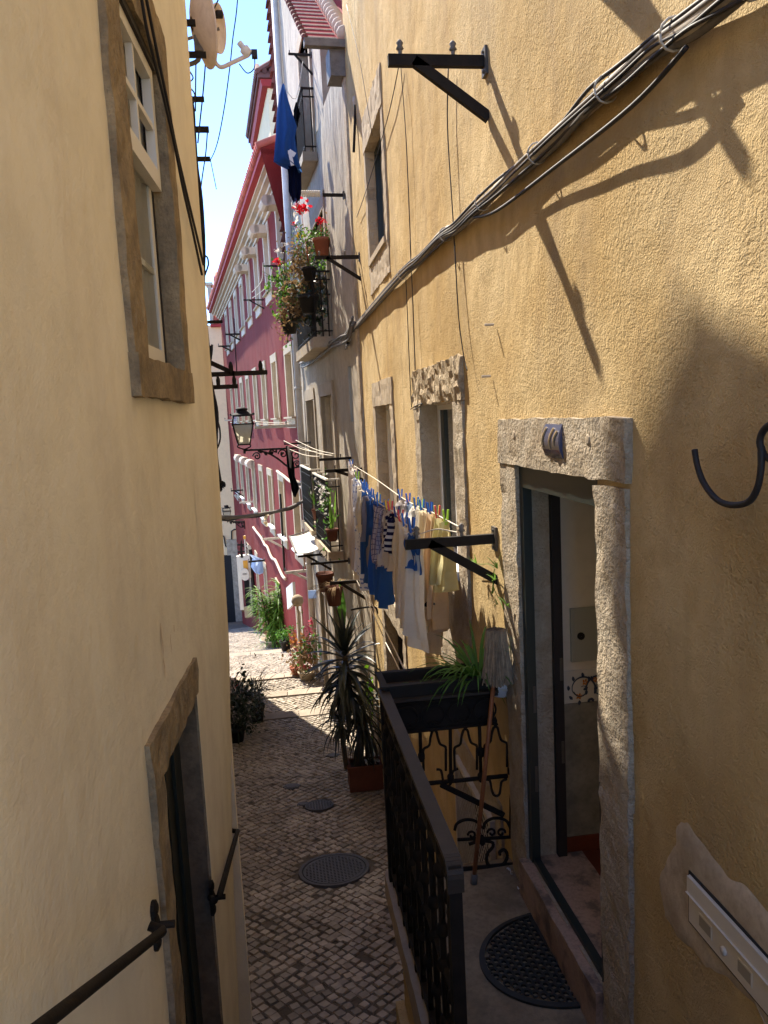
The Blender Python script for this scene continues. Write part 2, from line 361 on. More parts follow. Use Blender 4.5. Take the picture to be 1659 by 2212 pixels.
# ---------------------------------------------------------------- facade planes
YF=Fac((1.2,0),(0,1))                                   # yellow house
cxl=az_(467); CXL=cxl.x/cxl.y*4.25
LF=Fac((CXL,4.25),az_(685),-1)                          # cream house, near left
bd=az_(452); BF=Fac((bd.x/bd.y*4.3,4.3),bd,-1)          # left row beyond the corner
WFd=az_(470); WF=Fac((1.2,10.3),WFd)                    # white house
WEND=WF.hit((650,905))[0]; we=WF.P(WEND,0)
RF=Fac((we.x,we.y),az_(370))                            # red house
REND=RF.hit((499,918))[0]
print('WEND',WEND,'REND',REND,we)
# ================================================================ street
def xl(y): return BF.p.x+(y-4.3)*bd.x/bd.y+.0 if y<19 else -4.0
def xr(y):
    if y<10.3: return 1.2
    if y<we.y: return 1.2+(y-10.3)*WF.d.x/WF.d.y
    return we.x+(y-we.y)*RF.d.x/RF.d.y
m=MB()
ys=[];y=-1.
while y<60: ys.append(y); y+=.35
ys+= [s for s in STEPS]+[s-.01 for s in STEPS]; ys=sorted(set(ys))
xs=[-9,-6,-4,-3,-2,-1.2,-.6,0,.6,1.2,1.8,3,6]
for y in ys:
    for x in xs: m.v.append(Vector((x,y,gz(y)-.012+noise.noise(Vector((x,y,0)))*.012)))
n=len(xs)
for i in range(len(ys)-1):
    for j in range(n-1): m.f.append((i*n+j,i*n+j+1,(i+1)*n+j+1,(i+1)*n+j)); m.mi.append(0)
m.build('street','joint',kind='structure')
# paving stones, each a small worn block in crooked diagonal courses
m=MB(); PIT=.085
covers=[]
for px,py,rw in ((722,1880,75),(690,1741,30)):
    g=atG((px,py)); e=atG((px+rw,py)); covers.append((g,(e-g).length))
c45=math.cos(R_(38));s45=math.sin(R_(38))
y_lim=46.
iu=int(60/PIT)
for a in range(-140,580):
    for b in range(-620,340):
        u=a*PIT; v=b*PIT*1.05
        x=u*c45-(-v)*s45*-1*-1; 
        x=u*c45-v*s45*1.; y=u*s45+v*c45
        if y<4.6 or y>y_lim: continue
        x+=.09*noise.noise(Vector((x*.9,y*.9,3)))+.03*noise.noise(Vector((x*3,y*3,7)))+random.gauss(0,.006); y+=.10*noise.noise(Vector((x*.9,y*.7,9)))+random.gauss(0,.006)
        if x<max(-.10*y-.5,-5.2) if y<18 else x<-5.2: continue
        if x>xr(y)+.02: continue
        if any(abs(y-(s-.17))<.24 for s in STEPS): continue
        if any((Vector((x,y))-Vector((g.x,g.y))).length<r+.03 for g,r in covers): continue
        if noise.noise(Vector((x*7,y*7,1)))>.55: continue
        h=PIT*.5*random.uniform(.84,1.06); ang=R_(38)+random.gauss(0,.10)+.25*noise.noise(Vector((x*.8,y*.8,5)))
        z=gz(y); dz=(gz(y+.2)-z)/.2 if abs(gz(y+.2)-z)<.08 else -.12
        top=z+.006+random.uniform(-.003,.004); b0=len(m.v); tx=random.gauss(0,.02);ty=random.gauss(0,.02)
        for rr_,zz in ((h,-.016),(h*.88,0.)):
            for k in range(4):
                t=ang+math.pi/4+k*math.pi/2; rk=rr_*1.33*random.uniform(.88,1.06) if zz==0 else rr_*1.34
                qx=math.cos(t)*rk; qy=math.sin(t)*rk; m.v.append(Vector((x+qx,y+qy,top+zz+qy*dz+qx*tx+qy*ty)))
        m.f.append((b0+4,b0+5,b0+6,b0+7)); m.mi.append(0)
        for k in range(4): m.f.append((b0+k,b0+(k+1)%4,b0+4+(k+1)%4,b0+4+k)); m.mi.append(0)
m.build('paving_stones','cobble',kind='structure')
GF=Fac((0,0),(1,0))
for i,s in enumerate(STEPS):
    m=MB(); x=-5. if s>18 else -1.9
    while x<xr(s)-.05:
        w=min(random.uniform(.7,1.3),xr(s)-x)
        z=gz(s-.02)
        f=Fac((x,s-.32+random.uniform(-.01,.01)),(1,0)); m.rbox(f,.008,w-.008,z-.16,z+.03,0,.31,.12,.006,5)
        x+=w
    m.build('street_step','step_stone',kind='structure')
for (g,r),lab,i in zip(covers,('large round iron manhole cover in the shaded cobbles, nearest to the landing','smaller round iron cover beyond the large manhole, beside the long planter'),(0,1)):
    z=gz(g.y); nrm=Vector((0,.13,1)).normalized(); g=Vector((g.x,g.y,z))
    t=thing('manhole_cover',lab,'manhole cover',g,'round iron covers in the street')
    m=MB(); m.lathe(g,[(r*.90,-.02),(r*.90,.012),(r*.93,.016),(r,.016),(r*1.02,-.02)],40,nrm); m.build('cover_ring','cover_iron',t)
    m=MB(); m.lathe(g,[(.001,.013),(r*.87,.013),(r*.885,.006),(r*.885,-.03)],40,nrm)
    X=Vector((1,0,0)); Yv=nrm.cross(X).normalized()
    k=int(r*2/.06)
    for a in range(-k,k+1):
        for b in range(-k,k+1):
            px,py=a*.036,b*.036
            if math.hypot(px,py)<r*.8:
                c=g+X*px+Yv*py+nrm*.014; m.hexa([c+X*p+Yv*q+nrm*h for h in (0,.005) for p,q in((-.011,-.011),(.011,-.011),(.011,.011),(-.011,.011))])
    m.build('cover_plate','cover_iron',t)
for (px,py,w,d),lab in zip(((630,1700,22,9),(655,1738,16,7),(719,1633,20,12)),('small oval iron valve cap in the cobbles, nearest the cream wall','small worn valve cap in the cobbles left of the smaller manhole','small rectangular iron cap in the cobbles in front of the spiky plant')):
    g=atG((px,py)); g.z=gz(g.y)+.006; e=(atG((px+w,py))-atG((px,py))).length
    m=MB(); m.lathe(g,[(.001,.012),(e*.55,.012),(e*.62,.004),(e*.78,.008),(e*.8,-.02)],8 if lab.find('rect')<0 else 4,Vector((0,.13,1)))
    tag(m.build('valve_cap','cover_iron'),lab,'valve cover','small iron caps in the street')
# ================================================================ cream house (left)
def lh(k,x,y,o=0): return LF.hit(Z(k,x,y),o)
s_in0=lh('Q',240,1800)[0]; s_in1=lh('Q',425,1865)[0]; s_out0=lh('Q',185,1990)[0]; s_out1=lh('Q',465,2035)[0]
z_sill0=lh('Q',185,1990)[1]; z_sill1=(lh('Q',178,1785)[1]+lh('Q',464,1878)[1])/2
z_top=lh('Q',345,430)[1]; z_otop=lh('Q',372,312)[1]
d_in0=lh('J',850,1200)[0]; d_in1=lh('J',1062,1000)[0]; d_out0=lh('J',758,780)[0]; dz_top=(lh('J',832,885)[1]+lh('J',1035,462)[1])/2; dz_otop=(lh('J',755,745)[1]+lh('J',1040,247)[1])/2
print('left win',s_in0,s_in1,s_out0,s_out1,z_sill0,z_sill1,z_top,z_otop); print('door',d_out0,d_in0,d_in1,dz_top,dz_otop)
house=thing('cream_house','cream rendered house wall filling the left side, with one sash window and one narrow doorway','house',LF.P(-3,-1.5,0))
s_cr=s_out1+.02
m=MB(); m.k=0
m.wall(LF,-7,s_cr,-3.,4.6,[(s_in0,s_in1,z_sill1,z_top,.22),(d_in0,d_in1,-3.,dz_top,.16)],.12,.006,.2,rev=1)
m.build('wall',['cream_plaster','ochre_stone'],house,True)
# far strip that bends away and the corner edge read from the photograph
edge=[(400,-30),(403,0),(440,540),(455,760),(468,918),(483,1150),(497,1400),(499,1600),(500,1780),(503,2040),(501,2140),(496,2230)]
pts=[]
for p in edge: q=atY(p,4.25); pts.append(q)
m=MB(); zs=[-3.0]+[q.z for q in reversed(pts)]+[4.6]
def ex(z):
    P=sorted(pts,key=lambda q:q.z)
    if z<=P[0].z: return P[0].x
    if z>=P[-1].z: return P[-1].x+(z-P[-1].z)*(P[-1].x-P[-2].x)/(P[-1].z-P[-2].z)
    for a,b in zip(P,P[1:]):
        if a.z<=z<=b.z: return a.x+(b.x-a.x)*(z-a.z)/(b.z-a.z)
zz=[-3+i*.12 for i in range(64)]
c0=LF.P(s_cr,0)
for z in zz:
    e=Vector((ex(z),4.25,z))
    a=Vector((c0.x-.004,c0.y-.03,z))
    for t in (0,.25,.5,.75,.93): m.v.append(a.lerp(e,t)+Vector((.012*math.sin(t*3.14),0,0)))
    m.v.append(e+Vector((-.012,.03,0)))
    m.v.append(e+Vector((-.09,.10,0))); m.v.append(Vector((min(e.x-.25,bd.x/bd.y*5-.3),5.,z)))
k=8
for j in range(len(zz)-1):
    for i in range(k-1): m.f.append((j*k+i,j*k+i+1,(j+1)*k+i+1,(j+1)*k+i)); m.mi.append(0)
m.build('wall_corner','cream_plaster',house,True)
m=MB(); m.fbox(LF,-7,-.4,4.6,4.75,-3,.10); m.build('eave','pale_stone',house)
m=MB(); m.quad(LF.P(-7,4.7,-.02),LF.P(-.2,4.7,-.02),LF.P(-.2,5.7,-3),LF.P(-7,5.7,-3)); m.build('roof','roof_tile',house)
# window with its stone surround
win=MB()
e=.022
win.rbox(LF,s_out0,s_in0,z_sill1,z_otop,-.13,e-.004,.05,.007)
win.rbox(LF,s_in1,s_out1,z_sill1,z_otop,-.13,e,.05,.006)
win.rbox(LF,s_in0,s_in1,z_top,z_otop,-.13,e,.05,.010)
win.rbox(LF,s_out0-.01,s_out1+.005,z_sill0,z_sill1,-.2,e+.006,.06,.009)
w=win.build('window','ochre_stone',house,label='sash window with weathered stone surround')
zmid=lh('Q',205,930,-.10)[1]
def sash(o,z0,z1,s0,s1,name):
    m=MB(); t=.045
    m.fbox(LF,s0,s1,z0,z0+t*1.5,o-.035,o); m.fbox(LF,s0,s1,z1-t,z1,o-.035,o); m.fbox(LF,s0,s0+t,z0+t*1.5,z1-t,o-.035,o); m.fbox(LF,s1-t,s1,z0+t*1.5,z1-t,o-.035,o)
    sm=(s0+s1)/2; zm=(z0+z1)/2
    m.fbox(LF,sm-.011,sm+.011,z0+t*1.5,z1-t,o-.028,o-.004); m.fbox(LF,s0+t,sm-.011,zm-.011,zm+.011,o-.028,o-.004); m.fbox(LF,sm+.011,s1-t,zm-.011,zm+.011,o-.028,o-.004)
    m.build(name,'white_frame',w)
zm=lh('Q',280,1050,-.10)[1]
s1f=s_in1-.035
sash(-.012,zm,z_top-.03,s_in0,s1f,'upper_sash'); sash(-.048,z_sill1+.01,zm+.05,s_in0,s1f-.02,'lower_sash')
m=MB(); m.quad(LF.P(s_in0,z_sill1,-.052),LF.P(s1f,z_sill1,-.052),LF.P(s1f,z_top,-.052),LF.P(s_in0,z_top,-.052)); m.build('pane','glass',w)
m=MB(); n=60
for j in range(2):
    for i in range(n+1):
        t=i/n; m.v.append(LF.P(s_in0+(s1f-s_in0)*t,[z_sill1,z_top][j],-.066+.007*math.sin(t*52)+.004*math.sin(t*23+1)))
for i in range(n): m.f.append((i,i+1,n+2+i,n+1+i)); m.mi.append(0)
m.build('net_curtain','curtain',w,True)
m=MB(); m.fbox(LF,s_in0,s_in1,z_sill1,z_top,-.215,-.20); m.build('dark_back','black',w)
m=MB(); m.fbox(LF,s1f+.001,s_in1-.001,z_sill1,z_top,-.16,-.05); m.fbox(LF,s_in0,s1f,z_top-.03,z_top,-.14,-.0); m.fbox(LF,s_in0,s1f,z_sill1-.002,z_sill1+.012,-.13,-.05); m.build('sash_channel','dark_wood',w)
# door
dr=MB()
dr.rbox(LF,d_out0,d_in0,-3.,dz_top,-.16,.018,.05,.006); dr.rbox(LF,d_out0,d_in1-.004,dz_top,dz_otop,-.16,.016,.05,.010)
d=dr.build('door_surround','ochre_stone',house,label='narrow doorway with weathered stone surround')
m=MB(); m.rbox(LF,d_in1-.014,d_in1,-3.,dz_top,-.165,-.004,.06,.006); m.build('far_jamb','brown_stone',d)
m=MB(); m.fbox(LF,d_in0+.002,d_in1-.02,-3.,dz_top,-.12,-.075)
for i in range(4):
    s=d_in0+.06+i*(d_in1-d_in0-.1)/4; m.fbox(LF,s,s+.03,-3.,dz_top-.02,-.074,-.062)
m.build('door_leaf','green_steel',d)
for (x,y0_,y1_,w_) in ((838,120,330,.012),(852,300,420,.010),(888,180,300,.008),(908,130,350,.014),(925,150,260,.008)):
    m=MB(); n=14; a=LF.hit(Z('J',x,y0_)); b=LF.hit(Z('J',x+8,y1_))
    for i in range(n+1):
        t=i/n; s_=a[0]+.004*math.sin(t*9+x); z_=a[1]+(b[1]-a[1])*t; ww=w_*(math.sin(math.pi*min(1,t*1.0+.12))**.5)*(1+.4*noise.noise(Vector((t*6,x,0)))) if t<1 else .001
        for sg in (-1,1):
            p=LF.P(s_+sg*ww/2,z_); m.v.append(p+LF.n*(noise.noise(p*.8)*.012+noise.noise(p*3)*.006+.0018))
    for i in range(n): m.f.append((2*i,2*i+1,2*i+3,2*i+2)); m.mi.append(0)
    m.build('drip_stain','stain',house)
# handrails
def rail(pth,lab,plate_at):
    t=thing('handrail',lab,'handrail',pth[0],'iron handrails on the cream wall')
    m=MB(); m.tube(pth,.0125,10); m.build('rail','iron',t,True)
    for (s,z) in plate_at:
        m=MB(); 
        c=LF.P(s,z,.0)
        for dz,r in ((-.05,.024),(0,.03),(.05,.024)):
            cc=c+UP*dz; m.lathe(cc,[(r,0),(r,.012),(r*.5,.018),(.001,.018)],10,LF.n)
        m.fbox(LF,s-.02,s+.02,z-.05,z+.05,0,.010); m.tube([c,c+LF.n*.06],.011,8); m.build('wall_plate','iron',t)
a=LF.hit(Z('J',860,1720),.07); b=LF.hit(Z('J',230,2212),.07)
dd=((b[1]-a[1])/(b[0]-a[0]))
pa=[LF.P(a[0]-2.6,a[1]-2.6*dd,.07),LF.P(b[0],b[1],.07),LF.P(a[0]-.03,a[1]-.03*dd,.07),LF.P(a[0],a[1],.062),LF.P(a[0]+.005,a[1]+.012,.03)]
pl=LF.hit(Z('J',798,1700)); rail(pa,'thick sloping iron handrail on the cream wall, ending at the stone door frame',[pl])
a=LF.hit(Z('J',1145,1550),.07); q=atY(Z('J',1240,1205),4.2); ob=(q-LF.p).dot(LF.n); sb=(q-LF.p).dot(LF.d)
pl=LF.hit(Z('J',1098,1555)); 
rail([LF.P(pl[0],pl[1],.0),LF.P(a[0]-.02,a[1],.055),LF.P(a[0]+.02,a[1],.07),q,q+Vector((0,.03,-.02)),q+Vector((-.06,.05,-.015))],'short iron handrail on the cream wall between the doorway and the corner',[pl])
# ================================================================ left row beyond the corner (mostly hidden, throws the shade)
row=thing('plaster_house','plain cream house behind the corner of the nearest one, edge only seen','house',BF.P(2,-2,-1))
m=MB(); m.k=0
m.fbox(BF,.0,3.05,-4,7.4,-5,-.015); m.fbox(BF,3.051,13.9,-5.5,6.35,-5,-.02); m.build('wall','cream_plaster',row)
m=MB(); f=BF
def prism(m,prof,o0,o1):
    n=len(prof); b=len(m.v)
    for o in (o0,o1):
        for s,z in prof: m.v.append(BF.P(s,z,o))
    for i in range(n): m.f.append((b+i,b+(i+1)%n,b+n+(i+1)%n,b+n+i)); m.mi.append(0)
    m.f.append(tuple(range(b,b+n))); m.f.append(tuple(range(b+n,b+2*n))); m.mi+=[0,0]
prism(m,[(0,7.401),(3.05,7.401),(3.05,8.05),(2.5,8.4),(1.2,7.6),(0,7.45)],-5,.01); prism(m,[(3.052,6.351),(13.95,6.351),(13.95,6.6),(3.052,6.95)],-5,.0); m.build('roof','roof_tile',row)
# ================================================================ yellow house (right)
def yh(k,x,y,o=0): return YF.hit(Z(k,x,y),o)
D0,D1,DO0,DO1=2.75,3.73,2.49,3.98; THR=.02; LIN=2.13; LT=2.36
yel=thing('yellow_house','tall ochre yellow rough plastered house along the right side of the alley','house',(1.3,5,-4))
def rect(k,x0,y0,x1,y1,o=0):
    a=yh(k,x0,y0,o); b=yh(k,x1,y1,o); return (min(a[0],b[0]),max(a[0],b[0]),min(a[1],b[1]),max(a[1],b[1]))
w1=rect('O',300,1525,440,1525); w1t=yh('O',365,1522)[1]; w1l=(yh('O',272,1400)[0],yh('O',455,1400)[0]); w1lt=yh('O',365,1290)[1]
W1=(yh('O',435,1600)[0],yh('O',300,1600)[0],.2,w1t)
w2t=yh('O',860,1500)[1]; W2=(yh('O',1022,1700)[0],yh('O',718,1700)[0],yh('G',1120,1120)[1],w2t); w2l=(yh('O',1095,1300)[0],yh('O',650,1300)[0],yh('O',870,1140)[1])
W0=(yh('N',157,700)[0],yh('N',92,700)[0],yh('N',130,1010)[1],yh('N',130,470)[1]); 
W3=(yh('G',700,1800)[0],yh('G',555,1700)[0],-1.75,yh('G',640,1560)[1])
W4=(yh('I',850,1500)[0],yh('I',625,1000)[0],yh('I',740,1850)[1]-.3,yh('I',740,1000)[1])
print('W1',W1,w1l,w1lt,'W2',W2,w2l,'W0',W0,'W3',W3,'W4',W4)
W4=(4.35,5.25,-1.75,W4[3] if W4[3]<.2 else .1)
m=MB()
m.wall(YF,-3,10.3,-6,9.5,[(D0,D1,THR,LIN,.2),W1+(.2,),W2+(.24,),W0+(.16,),W3+(.25,),W4+(.1,)],.1,.008,rev=1)
m.build('wall',['yellow_plaster','limestone'],yel,True)
m=MB(); m.quad(YF.P(-3,9.5,0),YF.P(10.3,9.5,0),YF.P(10.3,11.,-4),YF.P(-3,11.,-4)); m.build('roof','roof_tile',yel)
m=MB(); m.quad(YF.P(10.302,-6,0),YF.P(10.302,9.5,0),YF.P(10.302,9.5,-4),YF.P(10.302,-6,-4)); m.build('gable_wall','yellow_plaster',yel)
# --- street door
m=MB(); e=.016
m.rbox(YF,D1,DO1,-.19,LIN+.02,-.155,e,.045,.009); m.rbox(YF,DO0,D0,.93,LIN-.02,-.16,e+.004,.04,.009); m.rbox(YF,DO0+.008,D0-.004,-1.2,.925,-.155,e+.002,.04,.011); m.rbox(YF,DO0-.01,DO1+.01,LIN,LT,-.16,e+.008,.05,.009)
ds=m.build('door_surround','limestone',yel,label='open street door in a rough limestone surround')
m=MB(); m.rbox(YF,D0-.01,D1+.01,-.3,THR-.001,-.02,.05,.06,.006); m.rbox(YF,D0,D1,-.04,THR+.004,-.30,-.021,.08,.004); m.build('door_step','marble',ds)
m=MB(); z1=LIN-.0
m.fbox(YF,D1-.055,D1-.002,THR+.006,z1,-.05,-.004); m.fbox(YF,D0+.002,D0+.05,THR+.006,z1,-.05,-.004); m.fbox(YF,D0+.05,D1-.055,z1-.11,z1,-.05,-.004)
m.fbox(YF,D0+.05,D1-.055,THR+.006,THR+.03,-.045,-.01); m.build('door_frame','green_steel',ds)
m=MB(); m.fbox(YF,D1-.035,D1+.02,THR+.006,z1-.02,-.205,-.157); m.fbox(YF,D0+.01,D1-.036,z1-.1,z1-.02,-.205,-.157); m.build('inner_frame','dark_wood',ds)
for z in (.55,1.0): m=MB(); m.fbox(YF,D1-.039,D1-.0355,z,z+.12,-.2,-.185); m.build('hinge','grey_iron',ds)
for z in (.42,.85): m=MB(); m.fbox(YF,D1-.060,D1-.0555,z,z+.14,-.045,-.03); m.build('hinge','grey_iron',ds)
# hall seen through the door
HS=D1+.04
m=MB(); m.quad(YF.P(HS,-.1,-.206),YF.P(HS,3,-.206),YF.P(HS,3,-3.2),YF.P(HS,-.1,-3.2)); m.quad(YF.P(2.2,-.1,-3.2),YF.P(2.2,3,-3.2),YF.P(HS,3,-3.2),YF.P(HS,-.1,-3.2))
m.quad(YF.P(2.2,3,-.206),YF.P(HS,3,-.206),YF.P(HS,3,-3.2),YF.P(2.2,3,-3.2)); m.quad(YF.P(2.2,-.1,-.206),YF.P(2.2,3,-.206),YF.P(2.2,3,-3.2),YF.P(2.2,-.1,-3.2)); m.build('hall_wall','hall_plaster',ds)
HF=Fac((YF.P(HS,0)).to_2d(),(1,0),-1)      # side wall of the hall, n towards the camera
def hh(k,x,y): return HF.hit(Z(k,x,y))
m=MB(); m.quad(YF.P(2.2,.005,-.206),YF.P(HS,.005,-.206),YF.P(HS,.005,-3.2),YF.P(2.2,.005,-3.2)); zf=hh('M',520,600)[1]; m.fbox(HF,.21,3.2,0,.09,.002,.016); m.build('hall_floor','red_floor',ds)
a=hh('K',515,1200); b=hh('K',712,1185); c=hh('K',525,1505)
m=MB(); m.fbox(HF,a[0],max(b[0],a[0]+.4),c[1],a[1],.0,.02); m.fbox(HF,a[0]+.012,max(b[0],a[0]+.4)-.012,c[1]+.012,a[1]-.012,.021,.024); cb=m.build('meter_cabinet','cabinet',ds)
kk=hh('K',570,1352); m=MB(); m.lathe(HF.P(kk[0],kk[1],.024),[(.02,0),(.02,.008),(.001,.008)],12,HF.n); m.build('lock','iron',cb)
ta=hh('K',500,1560)[1]; tb=hh('K',505,1745)[1]
m=MB(); m.fbox(HF,.21,2.6,tb,ta,0,.008); tl=m.build('wall_tiles','tile_white',ds)
zdd=.091; m=MB(); m.fbox(HF,.21,2.6,zdd,tb-.004,0,.006); m.build('marble_dado','grey_marble',ds)
s0=hh('K',500,1650)[0]; hgt=ta-tb
m=MB(); X=HF.d
for cx_,sg in ((.28,1),(.62,-1),(.95,1)):
    c=HF.P(s0+cx_*hgt*1.6,tb+hgt*.42,.012)
    for r0,r1,t0,t1,w in ((.42,.30,0,3.4,.028),(.28,.06,3.4,8.2,.02)):
        pts=[c+X*sg*math.cos(t0+(t1-t0)*i/18)*hgt*(r0+(r1-r0)*i/18)+UP*math.sin(t0+(t1-t0)*i/18)*hgt*(r0+(r1-r0)*i/18) for i in range(19)]
        m.tube(pts,[hgt*w*(1.2-.8*i/18) for i in range(19)],5)
    for i in range(9):
        t=i*.75; q=c+X*sg*math.cos(t)*hgt*.43+UP*math.sin(t)*hgt*.43
        m.leaf(q,hgt*.085,HF.n+Vector((0,0,.05)))
m.build('tile_scrolls','tile_ink',tl)
m=MB()
for cx_,cz in ((.55,.62),(.85,.68),(.35,.2),(1.1,.3)):
    for i in range(5): 
        t=i*1.256; m.leaf(HF.P(s0+cx_*hgt+.06*hgt*math.cos(t),tb+cz*hgt+.06*hgt*math.sin(t),.0125),hgt*.055,HF.n+Vector((.03,0,0)))
m.build('tile_flowers','tile_orange',tl)
# number tile
a=yh('K',368,138,.03); b=yh('K',470,340,.03)
sA,sB=min(a[0],b[0]),max(a[0],b[0]); zA,zB=min(a[1],b[1]),max(a[1],b[1])
m=MB(); n=8
for i in range(n):
    t0=i/n;t1=(i+1)/n; o0=.024+.02*math.sin(math.pi*t0);o1=.024+.02*math.sin(math.pi*t1)
    za=zA+(zB-zA)*t0; zb=zA+(zB-zA)*t1
    m.hexa([YF.P(sA,za,.01),YF.P(sB,za,.01),YF.P(sB,za,o0),YF.P(sA,za,o0),YF.P(sA,zb,.01),YF.P(sB,zb,.01),YF.P(sB,zb,o1),YF.P(sA,zb,o1)])
nt_=m.build('number_tile','tile_blue',ds)
m=MB(); ht=zB-zA; ws=sB-sA
for u0,u1,v0,v1 in ((.80,.92,.9,.3),(.36,.52,.88,.25),(.12,.26,.8,.35)):
    pts=[]
    for i in range(9):
        t=i/8; vv_=v0+(v1-v0)*t; o=.0265+.02*math.sin(math.pi*vv_); pts.append(YF.P(sA+ws*(u0+(u1-u0)*t+.05*math.sin(t*3)),zA+ht*vv_,o))
    m.tube(pts,[.0055*(1-.5*i/8) for i in range(9)],5)
m.build('tile_strokes','tile_tan',nt_)
m=MB(); m.fbox(YF,sA-.006,sB+.006,zA-.006,zB+.006,.005,.016); m.build('tile_edge','dark_wood',nt_)
for p in (('K',222,200),('K',655,225)):
    m=MB(); q=yh(*p); m.lathe(YF.P(q[0],q[1],.024),[(.022,0),(.016,.004),(.001,.005)],9,YF.n); m.build('stone_stain','grey_cement',ds)
# --- windows of the yellow house
def ywin(W,lab,stone,lint=None,sw=.1,jamb=True,sill=None,frame='white_frame',panes=2,open_=False,dp=.2,bot=None,lintmat=None):
    m=MB(); e=.014; s0,s1,z0,z1=W
    l0,l1,lt=lint if lint else (s0-sw,s1+sw,z1+.14)
    if jamb: m.rbox(YF,l0,s0,z0,z1-.002,-dp*.9,e,.05,.010); m.rbox(YF,s1,l1,z0,z1-.002,-dp*.9,e+.003,.05,.010)
    if bot: m.rbox(YF,l0,l1,bot,z0-.002,-.1,e,.06,.012)
    o=m.build('window',stone,yel,label=lab)
    m=MB(); m.rbox(YF,l0-.004,l1+.004,z1,lt,-dp*.9,e+.008,.04 if lintmat else .05,.022 if lintmat else .010,14 if lintmat else 9); m.build('lintel',lintmat or stone,o)
    if sill: m=MB(); m.fbox(YF,s0-.02,s1+.02,z0-.001,z0+.06,-.1,sill); m.build('sill','sun_white' if sill>.04 else 'pale_stone',o)
    m=MB(); t=.05; oo=-dp*.55
    m.fbox(YF,s0,s1,z0,z0+t,oo-.05,oo); m.fbox(YF,s0,s1,z1-t,z1,oo-.05,oo); m.fbox(YF,s0,s0+t,z0+t,z1-t,oo-.05,oo); m.fbox(YF,s1-t,s1,z0+t,z1-t,oo-.05,oo)
    for i in range(1,panes): s=s0+(s1-s0)*i/panes; m.fbox(YF,s-.03,s+.03,z0+t,z1-t,oo-.045,oo+.005)
    m.build('frame',frame,o)
    m=MB(); m.quad(YF.P(s0,z0,oo-.03),YF.P(s1,z0,oo-.03),YF.P(s1,z1,oo-.03),YF.P(s0,z1,oo-.03)); m.build('pane','dark_glass',o)
    m=MB(); m.fbox(YF,s0,s1,z0,z1,-dp-.05,-dp+.005); m.build('dark_back','black',o)
    return o
o1=ywin(W1,'narrow shaded window with pale stone lintel','pale_stone',(min(w1l),max(w1l),w1lt))
o2=ywin(W2,'tall window with deeply eroded stone lintel and white shutter','limestone',(min(w2l[:2]),max(w2l[:2]),w2l[2]),sill=.05,frame='white_frame',dp=.24,bot=W2[2]-.75,lintmat='eroded_stone')
m=MB()
s0,s1,z0,z1=W2
for i in range(7): s=s0+.06+i*.05; m.fbox(YF,s,s+.046,z0+.12,z1-.12,-.125,-.105+.003*(i%2))
m.build('shutter','white_paint',o2)
m=MB(); m.fbox(YF,s1-.17,s1-.02,z0+.03,z1-.01,-.20,-.145); m.build('dark_leaf','green_steel',o2)
o0=ywin(W0,'upper window high above the alley','pale_stone',(W0[0]-.14,W0[1]+.12,W0[3]+.35),sill=.035,frame='green_steel',dp=.16,bot=W0[2]-.3)
o3=ywin(W3,'lower dark window behind the planter','limestone',(W3[0]-.2,W3[1]+.2,W3[3]+.25),frame='dark_wood',dp=.25)
m=MB(); s0,s1,z0,z1=W4
m.rbox(YF,s0-.16,s0,z0-.1,z1,-.09,.014,.05,.01); m.rbox(YF,s1,s1+.16,z0-.1,z1,-.09,.014,.05,.01); m.rbox(YF,s0-.16,s1+.16,z1,z1+.2,-.09,.016,.05,.01)
o4=m.build('window','limestone',yel,label='low window behind a slanting metal grille')
m=MB(); m.fbox(YF,s0,s1,z0,z1,-.105,-.09); m.build('dark_back','black',o4)
m=MB()
for sg in (-1,1):
    st=.085; k=-40
    while k<60:
        # slanting bars clipped to the window
        za=z0+k*st; pa=[]
        for s_ in (s0,s1):
            z_=za+(s_-s0)*1.1*sg+(0 if sg>0 else 1.0); pa.append((s_,z_))
        (sa,zA_),(sb,zB_)=pa; k+=1
        def clip(zl,lo):
            pass
        t0,t1=0.,1.; dz_=zB_-zA_
        ts=sorted(((z0-zA_)/dz_,(z1-zA_)/dz_)); t0=max(0,ts[0]); t1=min(1,ts[1])
        if t1-t0<.03: continue
        A_=YF.P(sa+(sb-sa)*t0,zA_+dz_*t0,.026+.008*sg); B_=YF.P(sa+(sb-sa)*t1,zA_+dz_*t1,.026+.008*sg); m.bar(A_,B_,.006,.006,YF.n)
m.fbox(YF,s0-.03,s0,z0,z1,.015,.05); m.fbox(YF,s1,s1+.03,z0,z1,.015,.05); m.fbox(YF,s0-.03,s1+.03,z1,z1+.03,.015,.05)
m.build('window_grille','cable_white',o4)  # bars coloured pale to stand for sunlight falling on them
# cement patch round the letter box
m=MB()
pp=[Z('M',*q) for q in ((1160,560),(1290,690),(1440,880),(1560,990),(1659,1100),(1659,1751),(1430,1480),(1300,1430),(1230,1340),(1130,1240),(1060,1130),(1040,960),(1080,840),(1130,720))]
cz=[YF.hit(q) for q in pp]
ext=[(cz[4][0]-.5,cz[4][1]+.12),(cz[5][0]-.5,cz[5][1]-.25)]
loop=cz[:5]+ext+cz[5:]
sm=[]
for i in range(len(loop)):
    a=loop[i]; b=loop[(i+1)%len(loop)]
    for k in range(6):
        t=k/6; s=a[0]+(b[0]-a[0])*t; z=a[1]+(b[1]-a[1])*t; q=noise.noise_vector(Vector((s*14,z*14,2)))*.022; sm.append((s+q.x,z+q.y))
ctr=(sum(a[0] for a in sm)/len(sm),sum(a[1] for a in sm)/len(sm))
def wobble(s,z): 
    p=YF.P(s,z); return noise.noise(p*.8)*.016+noise.noise(p*2.4)*.008
rings=[1.,.85,.6,.3]
n=len(sm)
